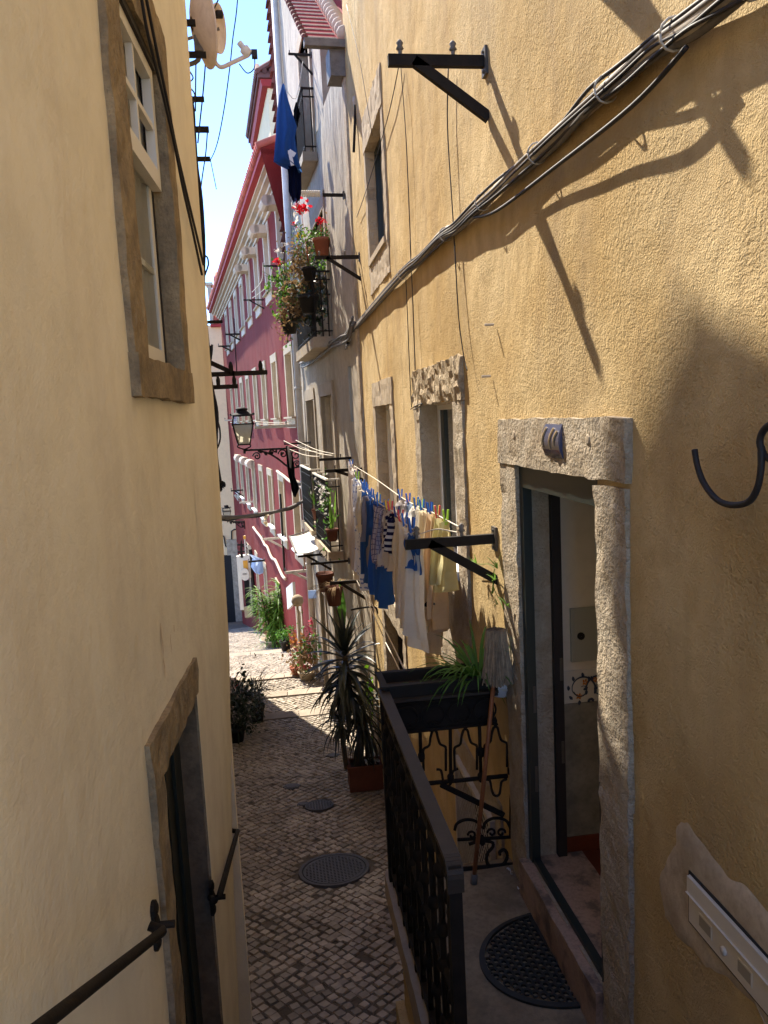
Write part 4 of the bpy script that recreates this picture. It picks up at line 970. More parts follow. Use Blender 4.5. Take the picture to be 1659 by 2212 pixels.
# ================================================================ street lamps
def street_lamp(f,att,top_px,bot_px,lab,scroll_r,nn):
    s,z=f.hit(att); o,_=f.out((bot_px[0],bot_px[1]),s); zt_=f.out(top_px,s)[1]; zb_=f.out(bot_px,s)[1]; H=zt_-zb_
    t=thing('street_lamp',lab,'street lamp',f.P(s,z-.5),'old iron wall lanterns')
    c=f.P(s,zb_,o); zb0=z
    m=MB(); r0,r1=H*.135,H*.235
    def sq(r,h): return [c+UP*h+f.d*a*r+f.n*b*r for a,b in((-1,-1),(1,-1),(1,1),(-1,1))]
    h0,h1,h2,h3=H*.12,H*.60,H*.80,H*.82
    lv=[(r0,h0),(r1,h1),(r1*.86,h2)]
    for (ra,ha),(rb,hb) in zip(lv,lv[1:]):
        A_=sq(ra,ha);B_=sq(rb,hb)
        for k in range(4): m.bar(A_[k],B_[k],.022*H,.022*H)
    for ra,ha in lv+[(r1*1.06,h1)]:
        A_=sq(ra,ha)
        for k in range(4): m.bar(A_[k],A_[(k+1)%4],.03*H,.03*H)
    for k in range(4): p=sq(r1*1.12,h2+.01)[k]; m.lathe(p,[(.018*H,0),(.02*H,.03*H),(.001,.05*H)],6)
    m.build('lantern_frame','iron',t)
    m=MB(); m.lathe(c+UP*h2,[(r1*1.25,0),(r1*1.25,.01*H),(r1*.85,.04*H),(r1*.55,.10*H),(r1*.5,.115*H),(r1*.62,.14*H),(r1*.6,.16*H),(r1*.3,.19*H),(.001,.21*H)],16); m.build('lantern_cap','iron',t,True)
    for ((ra,ha),(rb,hb)),gm in zip(zip(lv,lv[1:]),('lamp_glass','glass')):
        m=MB(); A_=sq(ra*.98,ha);B_=sq(rb*.98,hb)
        for k in range(4): m.quad(A_[k],A_[(k+1)%4],B_[(k+1)%4],B_[k])
        m.build('glass',gm,t)
    m=MB(); m.lathe(c+UP*(h0+.05),[(.02*H,0),(.06*H,.1*H),(.07*H,.25*H),(.03*H,.36*H),(.001,.38*H)],12); m.build('bulb_shade','white_paint',t,True)
    m=MB(); zA=z
    for k in (-1,1): m.tube(smoothpath([c+f.n*r0*k+UP*h0,c+f.n*r0*k*1.1+UP*h0*.5,c+UP*.0],4),.016*H,6)
    m.tube([c+UP*.02,c-UP*.10*H],.03*H,8)
    base=Vector((c.x,c.y,zb_-.02))
    m.bar(base-f.n*.0,f.P(s,z,-.01),.05,.045)
    W_=f.P(s,z,0); L_=(base-W_).length; X=(base-W_).normalized()
    # curved stay with scrolls
    m.tube(smoothpath([W_+X*L_*.78-UP*.03,W_+X*L_*.62-UP*L_*.06,W_+X*L_*.45-UP*L_*.17,W_+X*L_*.25-UP*L_*.33,W_-UP*L_*.30+X*.03],5),.022,6)
    for cx_,cz_,r_,sg in ((.80,-.11,.07,1),(.55,-.06,.05,-1),(.36,-.09,.08,1),(.14,-.12,.10,-1),(.13,-.27,.06,1)):
        cc=W_+X*L_*cx_+UP*L_*cz_; pts=[cc+X*sg*math.cos(a_*.42)*L_*r_*(1-a_/26)+UP*math.sin(a_*.42)*L_*r_*(1-a_/26) for a_ in range(24)]; m.tube(pts,.017,5)
    for q in range(7): m.leaf(W_+X*L_*(.2+.09*q)-UP*L_*(.04+.02*(q%3)),.05,f.d)
    m.build('scroll_arm','iron',t)
    m=MB(); m.bar(f.P(s,z+.06,.015),f.P(s,z-L_*.42,.015),.05,.03); m.build('wall_plate','iron',t)
    return c
lc=street_lamp(WF,(656,967),Z('D',440,695),Z('D',460,1135),'large iron street lamp on a scrolled arm in front of the red wall',.1,3)
street_lamp(RF,Z('E',330,480),Z('E',128,285),Z('E',130,470),'small distant iron street lamp near the pink house',.1,3)
# ================================================================ cables
def cable(name,paths,mt,lab,cat='cable',r=.012,grp=None,n=6):
    m=MB()
    for p in paths: m.tube(p,r,n)
    return tag(m.build(name,mt,smooth=True),lab,cat,grp)
main=[('N',1640,-130),('N',1480,-10),('N',1340,90),('N',1200,180),('N',1080,290),('N',950,400),('N',820,530),('N',690,650),('N',590,740),('N',500,822),('N',430,890),('N',370,930),('N',290,1015),('N',200,1095),('O',60,850)]
Mp=[YF.hit(Z(*q),.05) for q in main]
bund=thing('cable_bundle','thick bundle of pale and black cables climbing across the yellow wall','cable bundle',YF.P(5,2,.05))
kd=[('cable_white',.021,0,.03),('cable_white',.011,.030,.025),('cable_grey',.012,-.026,.032),('cable_black',.006,.034,.045),('cable_black',.005,-.038,.05),('cable_grey',.008,.01,.05),('cable_black',.005,-.012,.055)]
for j,(mt_,r,dz,o) in enumerate(kd):
    pts=[]
    for i,(s,z) in enumerate(Mp): pts.append(YF.P(s,z+dz*(.85+.25*math.sin(i*1.7+j*2))+.004*math.sin(i*2.3+j),o+.006*math.sin(i*1.1+j*1.3)))
    pts=pts+[WF.P(.5,pts[-1].z-.12-.02*j,.05+.01*j)]
    m=MB(); m.tube(smoothpath(pts,5),r*1.2,8); m.build('cable',mt_,bund,True)
m=MB(); 
for k in range(7):
    i=k*2.05+.4; j=int(i)
    if j>=len(Mp)-1: break
    s=Mp[j][0]+(Mp[j+1][0]-Mp[j][0])*(i-j); z=Mp[j][1]+(Mp[j+1][1]-Mp[j][1])*(i-j); dd_=Vector((0,Mp[j+1][0]-Mp[j][0],Mp[j+1][1]-Mp[j][1])).normalized()
    nn_=YF.n; uu=nn_.cross(dd_); m.tube(arc(YF.P(s,z,.036),.043,0,6.28,12,nn_,uu),.004,5)
m.build('cable_tie','cable_white',bund,True)
m=MB(); i0=Mp[3]; 
sg=[YF.P(Mp[2][0],Mp[2][1]-.06,.05),YF.P((Mp[3][0]+Mp[4][0])/2,(Mp[3][1]+Mp[4][1])/2-.13,.06),YF.P(Mp[6][0],Mp[6][1]-.12,.05),YF.P(Mp[8][0],Mp[8][1]-.1,.04),YF.P(Mp[9][0],Mp[9][1]-.04,.04)]
m.tube(smoothpath(sg,8),.008,6); m.build('slack_cable','cable_black',bund,True)
wp=[wz('C',1659,1640,.06),wz('C',1560,1790,.06),wz('C',1480,1860,.06),wz('C',1380,1925,.06),wz('C',1260,1990,.06),wz('D',1100,240,.06),wz('D',1050,262,.06)]
m=MB()
for j,(dz,o,r) in enumerate(((0,.05,.03),(.05,.07,.02),(-.05,.08,.018),(.02,.1,.012))):
    m.tube(smoothpath([WF.P(max(s,.05),z+dz+.03*math.sin(i*2+j),o) for i,(s,z) in enumerate(wp)],5),r,7)
tag(m.build('cable_bundle','cable_grey',smooth=True),'grey cable bundle sagging under the flower balcony on the white house','cable bundle')
# cable run down the cream corner
dn_pts=[atY(Z(*q),y) for q,y in ((('Q',320,-20),3.6),(('Q',370,200),4.0),(('Q',400,330),4.15),(('Q',437,400),4.2),(('Q',470,540),4.3),(('Q',492,680),4.35),(('Q',512,850),4.4),(('Q',520,1020),4.4),(('Q',535,1250),4.4),(('Q',548,1480),4.4),(('Q',565,1800),4.4),(('D',95,60),4.4),(('D',105,300),4.4),(('D',125,500),4.4),(('D',150,760),4.4),(('D',165,1000),4.4),(('D',178,1200),4.4),(('D',190,1480),4.4))]
cb_=thing('cable_run','black cables and a rusty pipe running down the edge of the cream house','cable bundle',dn_pts[-1])
for j,(dx,r,mt_) in enumerate(((0,.012,'cable_black'),(-.012,.008,'cable_black'),(-.022,.010,'cable_grey'),(.012,.006,'cable_black'),(-.006,.009,'cable_black'))):
    m=MB(); m.tube(smoothpath([p+Vector((dx+.010*math.sin(i*1.9+j*2.1),-.02*j,0)) for i,p in enumerate(dn_pts)],4),r,6); m.build('cable',mt_,cb_,True)
m=MB(); q=[atY(Z('D',170,800),4.4),atY(Z('D',205,920),4.4),atY(Z('D',205,1050),4.4),atY(Z('D',165,1150),4.4)]; m.tube(smoothpath(q,6),.005,5); q=[atY(Z('C',20,980),4.4),atY(Z('C',75,1010),4.4),atY(Z('C',85,1090),4.4),atY(Z('C',50,1200),4.4)]; m.tube(smoothpath(q,6),.005,5); m.build('loop','cable_black',cb_)
m=MB(); q=atY(Z('D',190,1490),4.4)
for i in range(9): m.leaf(q+Vector((random.uniform(-.02,.03),0,random.uniform(-.04,.03))),.022)
m.build('cable_end','iron',cb_)
lp=lambda *q: LF.P(*LF.hit(Z(*q),.035),.035)
cable('wall_cable',[smoothpath([lp('Q',225,-30),lp('Q',262,180),lp('Q',335,470),lp('Q',395,730),lp('Q',440,960),lp('Q',490,1180),lp('Q',532,1380)],5),smoothpath([lp('Q',248,-30),lp('Q',300,230),lp('Q',352,480),lp('Q',398,720),lp('Q',450,950),lp('Q',505,1180),lp('Q',540,1330)],5)],'cable_black','two thin black cables slanting down across the left window and cream wall',r=.006)
def wires(k,pts,y,lab,mt_='cable_black',r=.006): return cable('wire',[smoothpath([atY(Z(k,*q),y) for q in pts],6)],mt_,lab,'wire',r,'thin wires against the sky',4)
wires('B',((392,-40),(375,150),(340,400),(318,620),(290,850),(255,1100),(200,1400),(155,1560),(110,1655)),8.5,'longest thin wire curving across the sky gap')
wires('A',((780,-30),(740,60),(690,150),(640,245)),6,'thin wire crossing in front of the satellite dish')
wires('A',((692,340),(675,560),(655,750),(640,900)),7,'thin upright wire at the left of the sky gap')
wires('A',((700,830),(690,960),(668,1110),(655,1220)),8,'thin upright wire low at the left of the sky gap')
wires('A',((628,380),(626,560),(625,700)),7,'faint short upright wire below the dish')
wires('A',((580,435),(610,490),(580,530),(615,580),(620,620),(600,680)),6,'thin curly wire under the satellite dish')
# street-crossing cable
cross=[atY(Z('E',*q),y) for q,y in (((-30,428),12),((150,432),13),((300,425),14),((420,408),15),((550,388),15.5),((700,362),16),((850,318),16.5),((930,280),17),((1000,245),17.3),((1028,200),17.5),((1020,130),17.6),((990,60),17.7),((940,35),17.8))]
t=thing('crossing_cable','sagging grey wrapped cable crossing the street in front of the red wall','cable',cross[0])
m=MB(); m.tube(smoothpath(cross,5),.035,8); m.build('cable','cable_grey',t,True)
m=MB(); m.tube(smoothpath([p+Vector((0,-.03,-.03-.02*math.sin(i*2.2))) for i,p in enumerate(cross)],5),.014,5); m.build('tied_cable','cable_black',t,True)
m=MB(); q=cross[4]
for i in range(8): m.leaf(q+Vector((random.uniform(-.03,.08),0,random.uniform(-.25,0))),.06)
m.build('rag','cloth_cream',t)
# wires on the yellow wall
def yw(pts,lab,r=.004,o=.03,mt_='cable_black'): return cable('wall_wire',[smoothpath([YF.P(*YF.hit(Z(*q),o),o) for q in pts],5)],mt_,lab,'wire',r,'thin wires on the yellow wall',4)
yw((('N',222,255),('N',240,500),('N',250,700),('N',262,1000)),'thin wire hanging from the high bracket over the yellow wall, nearer the upper window')
yw((('N',408,265),('N',405,500),('N',425,830),('N',437,1050),('O',1020,30),('O',1040,450),('O',1065,800),('O',1110,1100),('O',1135,1200)),'long thin wire from the high bracket down towards the eroded lintel')
yw((('O',570,365),('O',585,700),('O',605,1200),('O',622,1540)),'dark thin wire dropping from the cable bundle to the tall window')
yw((('O',608,0),('O',622,300),('O',640,700),('O',655,1200)),'faint thin wire beside the dark one above the tall window')
yw((('N',215,255),('N',190,380),('N',160,500),('N',95,720),('N',50,850)),'thin slanting wire left of the high bracket')
yw((('N',10,20),('N',60,230),('N',110,530)),'thin wire slanting down to the upper window')
yw((('O',615,1560),('O',650,1535),('O',700,1512),('O',720,1510),('O',690,1540),('O',640,1565)),'small twisted wire loop left of the eroded lintel',.005,.05)
q=atY(Z('N',57,265),9.5); q2=atY(Z('N',38,595),9.5); q3=atY(Z('N',46,395),9.5)
t=thing('wall_rod','thin black upright rod with a white clamp, left of the upper yellow window','rod',q2)
m=MB(); m.tube([q,q3],.008,5); m.bar(q3,q2,.03,.03,Vector((1,0,0))); m.build('rod','iron',t)
m=MB(); m.lathe(q3,[(.03,-.05),(.04,0),(.03,.05)],8); m.build('clamp','cable_white',t)
# black hook-shaped cable on the right
hk=[YF.P(*YF.hit(Z('K',*q),.06),.06) for q in ((1236,285),(1250,370),(1285,470),(1350,560),(1420,600),(1500,603),(1560,575),(1600,500),(1618,400),(1620,300),(1612,240),(1625,190),(1659,150),(1720,120))]
hk2=[YF.P(*YF.hit(Z('K',*q),.05),.05) for q in ((1620,270),(1640,320),(1700,360))]
cable('hook_cable',[smoothpath(hk,6),smoothpath(hk2,4)],'cable_black','thick black cable bent like a hook on the shaded yellow wall',r=.0085,n=8)
# satellite dishes
def dish(c,nrm,r,lab,arm_px=None,y=5.8):
    nrm=nrm.normalized(); t=thing('satellite_dish',lab,'satellite dish',c,'satellite dishes at the sky edge')
    m=MB(); prof=[(r*i/6,-.16*r*2*(1-(i/6)**2)*1.0) for i in range(1,7)]; m.lathe(c,[(.001,-.32*r)]+prof+[(r*1.02,.0),(r*1.02,-.012)]+[(a,b-.012) for a,b in reversed(prof)],28,nrm); m.build('reflector','dish',t,True)
    return t
y=5.8
c=atY(Z('A',690,150),y)
t=dish(c,Vector((.96,.26,.16)),.27,'large pinkish satellite dish seen edge-on against the sky')
m=MB(); P=[atY(Z('A',*q),y) for q in ((735,330),(745,380),(770,415),(800,420),(860,392),(960,345))]; m.tube(smoothpath(P,5),.014,8); m.build('feed_arm','dish',t,True)
m=MB(); q=P[-1]; m.lathe(q,[(.001,-.01),(.035,0),(.035,.05),(.02,.06),(.02,.10)],10,Vector((-.6,0,.8))); m.build('feed_horn','dish_white',t,True)
m=MB(); m.box(tuple(q+Vector((.02,-.02,-.02))),tuple(q+Vector((.06,.02,.03)))); m.tube(smoothpath([q+Vector((.04,0,-.02)),q+Vector((.03,0,-.09)),q+Vector((-.02,0,-.12)),q+Vector((-.07,0,-.06))],5),.004,5); m.build('feed_cable','cable_black',t)
m=MB(); a=atY(Z('A',655,280),y); m.box(tuple(a+Vector((-.04,-.03,-.05))),tuple(a+Vector((.07,.03,.05)))); m.tube(smoothpath([a,a+Vector((-.02,0,-.10)),a+Vector((-.12,0,-.14)),Vector((xl(y)-.05,y,a.z-.15))],4),.016,7)
b0=atY(Z('A',700,190),y); b1=atY(Z('A',755,370),y); m.bar(b0+Vector((0,-.06,0)),b1+Vector((0,-.06,0)),.02,.02,Vector((1,0,0))); m.build('mount','cable_grey',t)
y=6.6; c=atY(Z('A',775,180),y); t=dish(c,Vector((.75,-.2,-.1)),.17,'small white satellite dish half hidden behind the large one')
m=MB(); m.tube([c,Vector((xl(y),y,c.z-.1))],.012,6); m.build('mount','cable_grey',t)
q=atY(Z('A',745,90),y); m=MB(); m.lathe(q,[(.001,0),(.03,.01),(.03,.06),(.001,.07)],10,Vector((1,0,0))); m.build('feed_horn','cable_black',t,True)
# ================================================================ landing with its iron railings
LZ=-.185; LX=.50; LY=4.0
land=thing('landing','raised concrete landing with a thin stone edge in front of the street door','landing',((LX+1.2)/2,2.6,LZ-2))
m=MB(); f=Fac((LX-.04,.2),(0,1))
m.box((LX-.03,.2,LZ-.12),(1.23,LY+.08,LZ)); 
m.build('floor_slab','landing_concrete',land)
m=MB(); m.rbox(f,0,LY-.1,LZ-.14,LZ+.008,-.06,.0,.08,.006); m.build('stone_edge','step_stone',land)
m=MB(); m.box((LX+.03,.2,-4.5),(1.2,LY+.0,LZ-.121)); m.build('side_wall','yellow_plaster',land)
m=MB(); m.box((LX-.02,1.0,-4.5),(LX+.029,LY+.02,LZ-.75)); m.build('lower_wall','yellow_plaster',land)
RT=.925
# long side, with a broad flat hand rail
t=thing('landing_railing','black iron railing with broad hand rail on the open side of the landing','railing',(LX,3,LZ))
m=MB(); RX=LX-.002
m.bar((RX,2.38,RT),(RX,LY+.03,RT),.056,.016)
for k in range(6): a0=k*.26; a1=(k+1)*.26; m.bar((RX,2.381-.05*math.sin(a0),RT-.05+.05*math.cos(a0)),(RX,2.381-.05*math.sin(a1+.02),RT-.05+.05*math.cos(a1+.02)),.056,.0155)
m.bar((RX,2.331,RT-.05),(RX,2.333,RT-.10),.056,.0155,Vector((0,1,0))); m.build('hand_rail','rail_paint',t)
m=MB(); n=10
m.bar((RX,2.36,LZ+.09),(RX,LY,LZ+.09),.03,.02); m.bar((RX,2.36,RT-.12),(RX,LY,RT-.12),.02,.014); m.bar((RX,2.36,LZ+.55),(RX,LY,LZ+.55),.02,.014)
m.build('rails','iron',t)
for y_ in (2.355,LY): 
    m=MB(); m.box((RX-.022,y_-.022,LZ),(RX+.022,y_+.022,RT-.01)); m.build('post','iron',t)
for i in range(n):
    y_=2.43+(LY-.08-2.43)*i/(n-1); m=MB(); m.box((RX-.011,y_-.011,LZ+.02),(RX+.011,y_+.011,RT-.01))
    YV=Vector((0,1,0))
    for zc,r in ((LZ+.22,.05),(LZ+.42,.05),(RT-.30,.05)):
        for sg in (-1,1):
            m.tube([Vector((RX,y_+sg*.012,zc-.08)),Vector((RX,y_+sg*.045,zc-.03)),Vector((RX,y_+sg*.048,zc+.03)),Vector((RX,y_+sg*.02,zc+.08)),Vector((RX,y_+sg*.03,zc+.02))],.007,5)
    for zc in (LZ+.32,LZ+.55,RT-.42,RT-.18): m.lathe((RX,y_,zc),[(.012,-.03),(.024,-.015),(.026,0),(.024,.015),(.012,.03)],7)
    m.build('baluster','iron',t,True)
# short far side: ornate wrought panel, traced
t=thing('wrought_panel','ornate wrought iron railing panel closing the far end of the landing under the plant trough','railing',(.85,LY,LZ))
def I(x,y): return atY(Z('I',x,y),LY+.02)
def strand(name,lst,r):
    m=MB()
    for p in lst: m.tube(p if len(p)<3 else smoothpath(p,5),r,6)
    return m.build(name,'iron',t,True)
def tr(*q): return [I(*p) for p in q]
strand('top_rail',[tr((215,600),(1020,560))],.014); m=MB(); m.bar((LX+.02,LY-.062,.885),(1.12,LY-.062,.885),.03,.014); m.build('flat_rail','rail_paint',t); 
for nm,p in (('upright',((470,740),(480,1090))),('upright',((712,740),(716,1250))),('upright',((940,730),(955,1240))),('upright',((1165,590),(1195,1000),(1190,1710)))): strand(nm,[tr(*p)],.010)
for x0,y0 in ((586,860),(832,850),(1070,830)):
    strand('ogee',[tr((x0-88,y0+180),(x0-80,y0+155),(x0-40,y0+130),(x0-30,y0+70),(x0-15,y0+22),(x0,y0+10)),tr((x0,y0+10),(x0+18,y0+25),(x0+30,y0+75),(x0+48,y0+120),(x0+88,y0+142),(x0+92,y0+180)),tr((x0-88,y0+180),(x0-84,y0+330)),tr((x0+92,y0+180),(x0+92,y0+330))],.0075)
    m=MB(); m.lathe(I(x0,y0+5),[(.006,0),(.016,.006),(.01,.02),(.012,.03),(.002,.055)],8); m.build('finial','iron',t,True)
strand('mid_rail',[tr((540,1290),(1165,1230))],.013)
for x0,y0 in ((690,1300),(840,1420),(1076,1380)):
    if x0==840: continue
    strand('ogee',[tr((x0-85,y0-120),(x0-50,y0-110),(x0-35,y0-40),(x0-20,y0),(x0,y0+10)),tr((x0,y0+10),(x0+25,y0-5),(x0+35,y0-60),(x0+45,y0-105),(x0+85,y0-125))],.0075)
m=MB(); m.bar(I(640,1300),I(1135,1540),.018,.028); m.build('slanting_bar','iron',t)
strand('arch',[tr((748,1660),(765,1610),(820,1580),(880,1578),(930,1600),(960,1640)),tr((975,1650),(990,1600),(1040,1570),(1100,1565),(1160,1590),(1190,1650))],.009)
for c,sg in (((885,1690),-1),((1040,1670),-1),((1115,1670),1)):
    pts=[]; 
    for a in range(16): 
        th=a*.42; rr0=34*(1-a/22); pts.append(I(c[0]+sg*math.cos(th)*rr0,c[1]+30-math.sin(th)*rr0-20))
    strand('scroll',[pts],.007)
strand('lower_rail',[tr((770,1735),(1195,1715))],.010)
strand('scroll',[tr((860,1770),(960,1745),(1040,1755),(1050,1790),(1010,1840),(1000,1900),(1030,1950),(1090,1955),(1140,1920),(1165,1860),(1140,1815),(1105,1830),(1105,1855))],.010)
strand('bottom_rail',[tr((790,1975),(1235,1935))],.018)
for p in ((955,1240),(955,1045),(1190,1030),(1190,1190),(965,1740),(716,1250),(485,1080)): 
    m=MB(); m.lathe(I(*p),[(.008,-.03),(.02,-.015),(.02,.015),(.008,.03)],8); m.build('collar','iron',t,True)
# plant trough resting on the rail, with its ringed apron
t=thing('plant_trough','long black plastic plant trough resting on the far railing of the landing','planter',(.8,LY+.05,RT))
a=atY(Z('I',165,480),LY+.02); zb=.845; za=.955
x0,x1=.50,1.13; y0,y1=LY-.03,LY+.20
m=MB()
for q in ((x0,x1,y0,y0+.012),(x0,x1,y1-.012,y1)): m.box((q[0],q[2],zb),(q[1],q[3],za))
m.box((x0,y0+.012,zb),(x0+.012,y1-.012,za)); m.box((x1-.012,y0+.012,zb),(x1,y1-.012,za)); m.box((x0+.012,y0+.012,zb),(x1-.012,y1-.012,zb+.012)); m.build('box','black_plastic',t)
m=MB(); w=.022; m.bar((x0-w,y0,za),(x1+w,y0,za),.035,.014); m.bar((x0-w,y1,za),(x1+w,y1,za),.035,.014); m.bar((x0,y0,za),(x0,y1,za),.035,.0135); m.bar((x1,y0,za),(x1,y1,za),.035,.0135); m.build('rim','black_plastic',t)
m=MB(); m.box((x0+.012,y0+.012,za-.08),(x1-.012,y1-.012,za-.055)); m.build('soil','soil',t)
t=thing('trough_holder','black iron holder with a row of rings under the plant trough','plant holder',(.8,LY,.7))
m=MB(); z0_=.70;z1_=.86; m.box((LX+.02,LY-.045,z0_),(1.10,LY-.04,z1_)); m.build('apron','iron',t)
m=MB()
m.bar((LX+.02,LY-.055,z0_),(1.10,LY-.055,z0_),.014,.014); m.bar((LX+.02,LY-.055,z1_),(1.10,LY-.055,z1_),.014,.014)
for i in range(4):
    cx_=LX+.11+i*.145; m.tube(arc((cx_,LY-.055,(z0_+z1_)/2+.0),.062,0,6.2832,18,Vector((1,0,0)),UP),.006,5)
    for sg in (-1,1): m.tube([Vector((cx_+sg*(.012+.018*math.cos(k*.7)*(1-k/12)),LY-.058,z0_+.03+.018*math.sin(k*.7)*(1-k/12))) for k in range(10)],.005,5)
m.build('rings','iron',t,True)
m=MB(); m.tube(smoothpath(tr((470,770),(560,790),(610,795),(800,775),(835,742)),3),.007,5); m.build('hanging_rod','iron',t)
# spider plant
def plant(name,lab,cat,c,n,L,w,droop,mt_,up=.6,spread=1.,r0=.03,pot=None,grp=None,seed=1,zr=.02,dirb=None):
    random.seed(seed); t=thing(name,lab,cat,c,grp); m=MB()
    for i in range(n):
        a=random.uniform(0,6.283); e=random.uniform(.15,1.)*up; d=Vector((math.cos(a)*spread,math.sin(a)*spread,e+.15))
        if dirb: d+=Vector(dirb)
        m.blade(Vector(c)+Vector((math.cos(a)*r0,math.sin(a)*r0,random.uniform(0,zr))),d,L*random.uniform(.55,1.1),w*random.uniform(.7,1.2),droop*random.uniform(.6,1.3),6)
    m.build('leaves',mt_,t); return t
c=Vector((1.04,LY+.08,.90))
t=plant('spider_plant','spider plant with arching striped green leaves in the black trough','plant',c,85,.40,.020,1.7,'leaf_green',1.2,.9,.03,seed=3,dirb=(-.35,0,.15))
m=MB(); random.seed(5)
for i in range(9): m.blade(c+Vector((.03,0,0)),(.4,random.uniform(-.4,.2),-.3+random.random()*.5),.2,.018,1.5,5)
m.build('young_leaves','leaf_bright',t)
plant('seedling','tiny green seedling at the left end of the black trough','plant',(.72,LY+.06,.90),9,.10,.012,1.,'leaf_green',.8,seed=4)
m=MB(); q=atY(Z('I',1110,470),LY+.02)
m.lathe(q-UP*.09,[(.001,0),(.042,0),(.05,.06),(.05,.075),(.04,.08),(.001,.08)],20)
tag(m.build('metal_tin','dish_white',smooth=True),'small shiny metal tin behind the mop head','tin')
m=MB(); q=atY(Z('I',1145,545),LY+.02); m.lathe(q,[(.001,0),(.05,.004),(.065,.018),(.062,.02),(.048,.008),(.001,.005)],20); tag(m.build('saucer','white_paint',smooth=True),'small white saucer below the metal tin','saucer')
# mop, head up, leaning on the panel
t0=atZ(Z('I',897,2080),LZ+.0); t1=atY(Z('I',1062,430),LY-.10)
t=thing('mop','string mop stood upside down, leaning on the wrought panel beside the door','mop',t0)
m=MB(); m.tube([t0+UP*.005,t0.lerp(t1,.5)+Vector((0,0,0)),t1+(t1-t0).normalized()*.10],.0125,10); m.build('handle','wood_handle',t,True)
m=MB(); m.lathe(t0,[(.001,0),(.02,0),(.019,.05),(.013,.055)],12,(t1-t0)); m.build('end_cap','cable_grey',t,True)
hd=atY(Z('I',1075,75),LY-.12); random.seed(11)
m=MB(); X=Vector((1,0,0)); rH=.062
crown=hd-UP*.02
for i in range(520):
    a=random.uniform(0,6.283); rr1=math.sqrt(random.random()); r1=.035*rr1; r2=(.060+.012*random.random())*(.55+.45*rr1)
    L_=.265*random.uniform(.86,1.06)
    p0=crown+Vector((math.cos(a)*r1,math.sin(a)*r1,.0)); p1=crown+Vector((math.cos(a)*r1*1.5,math.sin(a)*r1*1.5,.018)); 
    p2=crown+Vector((math.cos(a)*r2*.85,math.sin(a)*r2*.85,-.05)); a2=a+random.gauss(0,.12)
    p3=crown+Vector((math.cos(a2)*r2,math.sin(a2)*r2,-L_*.6)); p4=crown+Vector((math.cos(a2)*r2*1.12+random.gauss(0,.008),math.sin(a2)*r2*1.12,-L_))
    m.tube([p1,p2,p3,p4],.0032,4,False)
m.build('mop_head','mop_yarn',t)
m=MB(); m.lathe(crown-UP*.26,[(.03,0),(.045,.03),(.05,.12),(.05,.22),(.03,.25),(.001,.262)],14); m.build('mop_core','mop_yarn',t,True)
# half round door mat
A_=atZ(Z('M',300,1122),LZ); B_=atZ(Z('M',636,1652),LZ); ctr=(A_+B_)/2; R=(B_-A_).length/2*1.0; U=(B_-A_).normalized(); V=Vector((U.y,-U.x,0)); V=V if V.x<0 else -V
C_=atZ(Z('M',60,1500),LZ); rv=(C_-ctr).dot(V); rv=max(.3,min(.55,rv*1.05)); print('mat',R,rv)
t=thing('door_mat','black half round rubber honeycomb mat on the landing','door mat',(ctr.x,ctr.y,LZ))
def mp(u,v,h): return ctr*1+U*u+V*v+UP*(LZ*0+h)
ctr.z=LZ
rim=[(R*math.cos(math.pi*i/40),rv*math.sin(math.pi*i/40)) for i in range(41)]
m=MB()
for k,(a,b) in enumerate(zip(rim,rim[1:])):
    m.hexa([mp(a[0],a[1],.001),mp(b[0],b[1],.001),mp(b[0]*.93,b[1]*.93,.001),mp(a[0]*.93,a[1]*.93,.001),mp(a[0],a[1],.012),mp(b[0],b[1],.012),mp(b[0]*.93,b[1]*.93,.016),mp(a[0]*.93,a[1]*.93,.016)])
m.hexa([mp(-R,0,.001),mp(R,0,.001),mp(R,.028,.001),mp(-R,.028,.001),mp(-R,0,.014),mp(R,0,.014),mp(R,.028,.014),mp(-R,.028,.014)]); m.build('rim','rubber',t)
m=MB(); h=.0195
for i in range(-22,23):
    for j in range(0,26):
        u=(i+.5*(j%2))*h*1.9; v=.028+h*.8+j*h*1.65
        if (u/(R*.93))**2+(v/(rv*.93))**2>.93: continue
        P6=[(u+math.cos(math.pi/3*k+math.pi/6)*h*1.12,v+math.sin(math.pi/3*k+math.pi/6)*h*1.12) for k in range(6)]; Q6=[(u+math.cos(math.pi/3*k+math.pi/6)*h*.72,v+math.sin(math.pi/3*k+math.pi/6)*h*.72) for k in range(6)]
        for k in range(6):
            a,b,c_,d_=P6[k],P6[(k+1)%6],Q6[(k+1)%6],Q6[k]; m.quad(mp(*a,.013),mp(*b,.013),mp(*c_,.013),mp(*d_,.013)); m.quad(mp(*d_,.013),mp(*c_,.013),mp(*c_,.002),mp(*d_,.002))
m.build('honeycomb','rubber',t)
m=MB(); random.seed(3)
for p in ((170,870),(180,885),(225,970),(250,1005),(285,1040),(160,860)):
    q=atZ(Z('M',*p),LZ+.004)
    for i in range(3): m.leaf(q+Vector((random.gauss(0,.006),random.gauss(0,.006),.008)),.011)
tag(m.build('white_crumbs','sun_white'),'white crumbs of plaster on the landing floor beside the mop','debris')
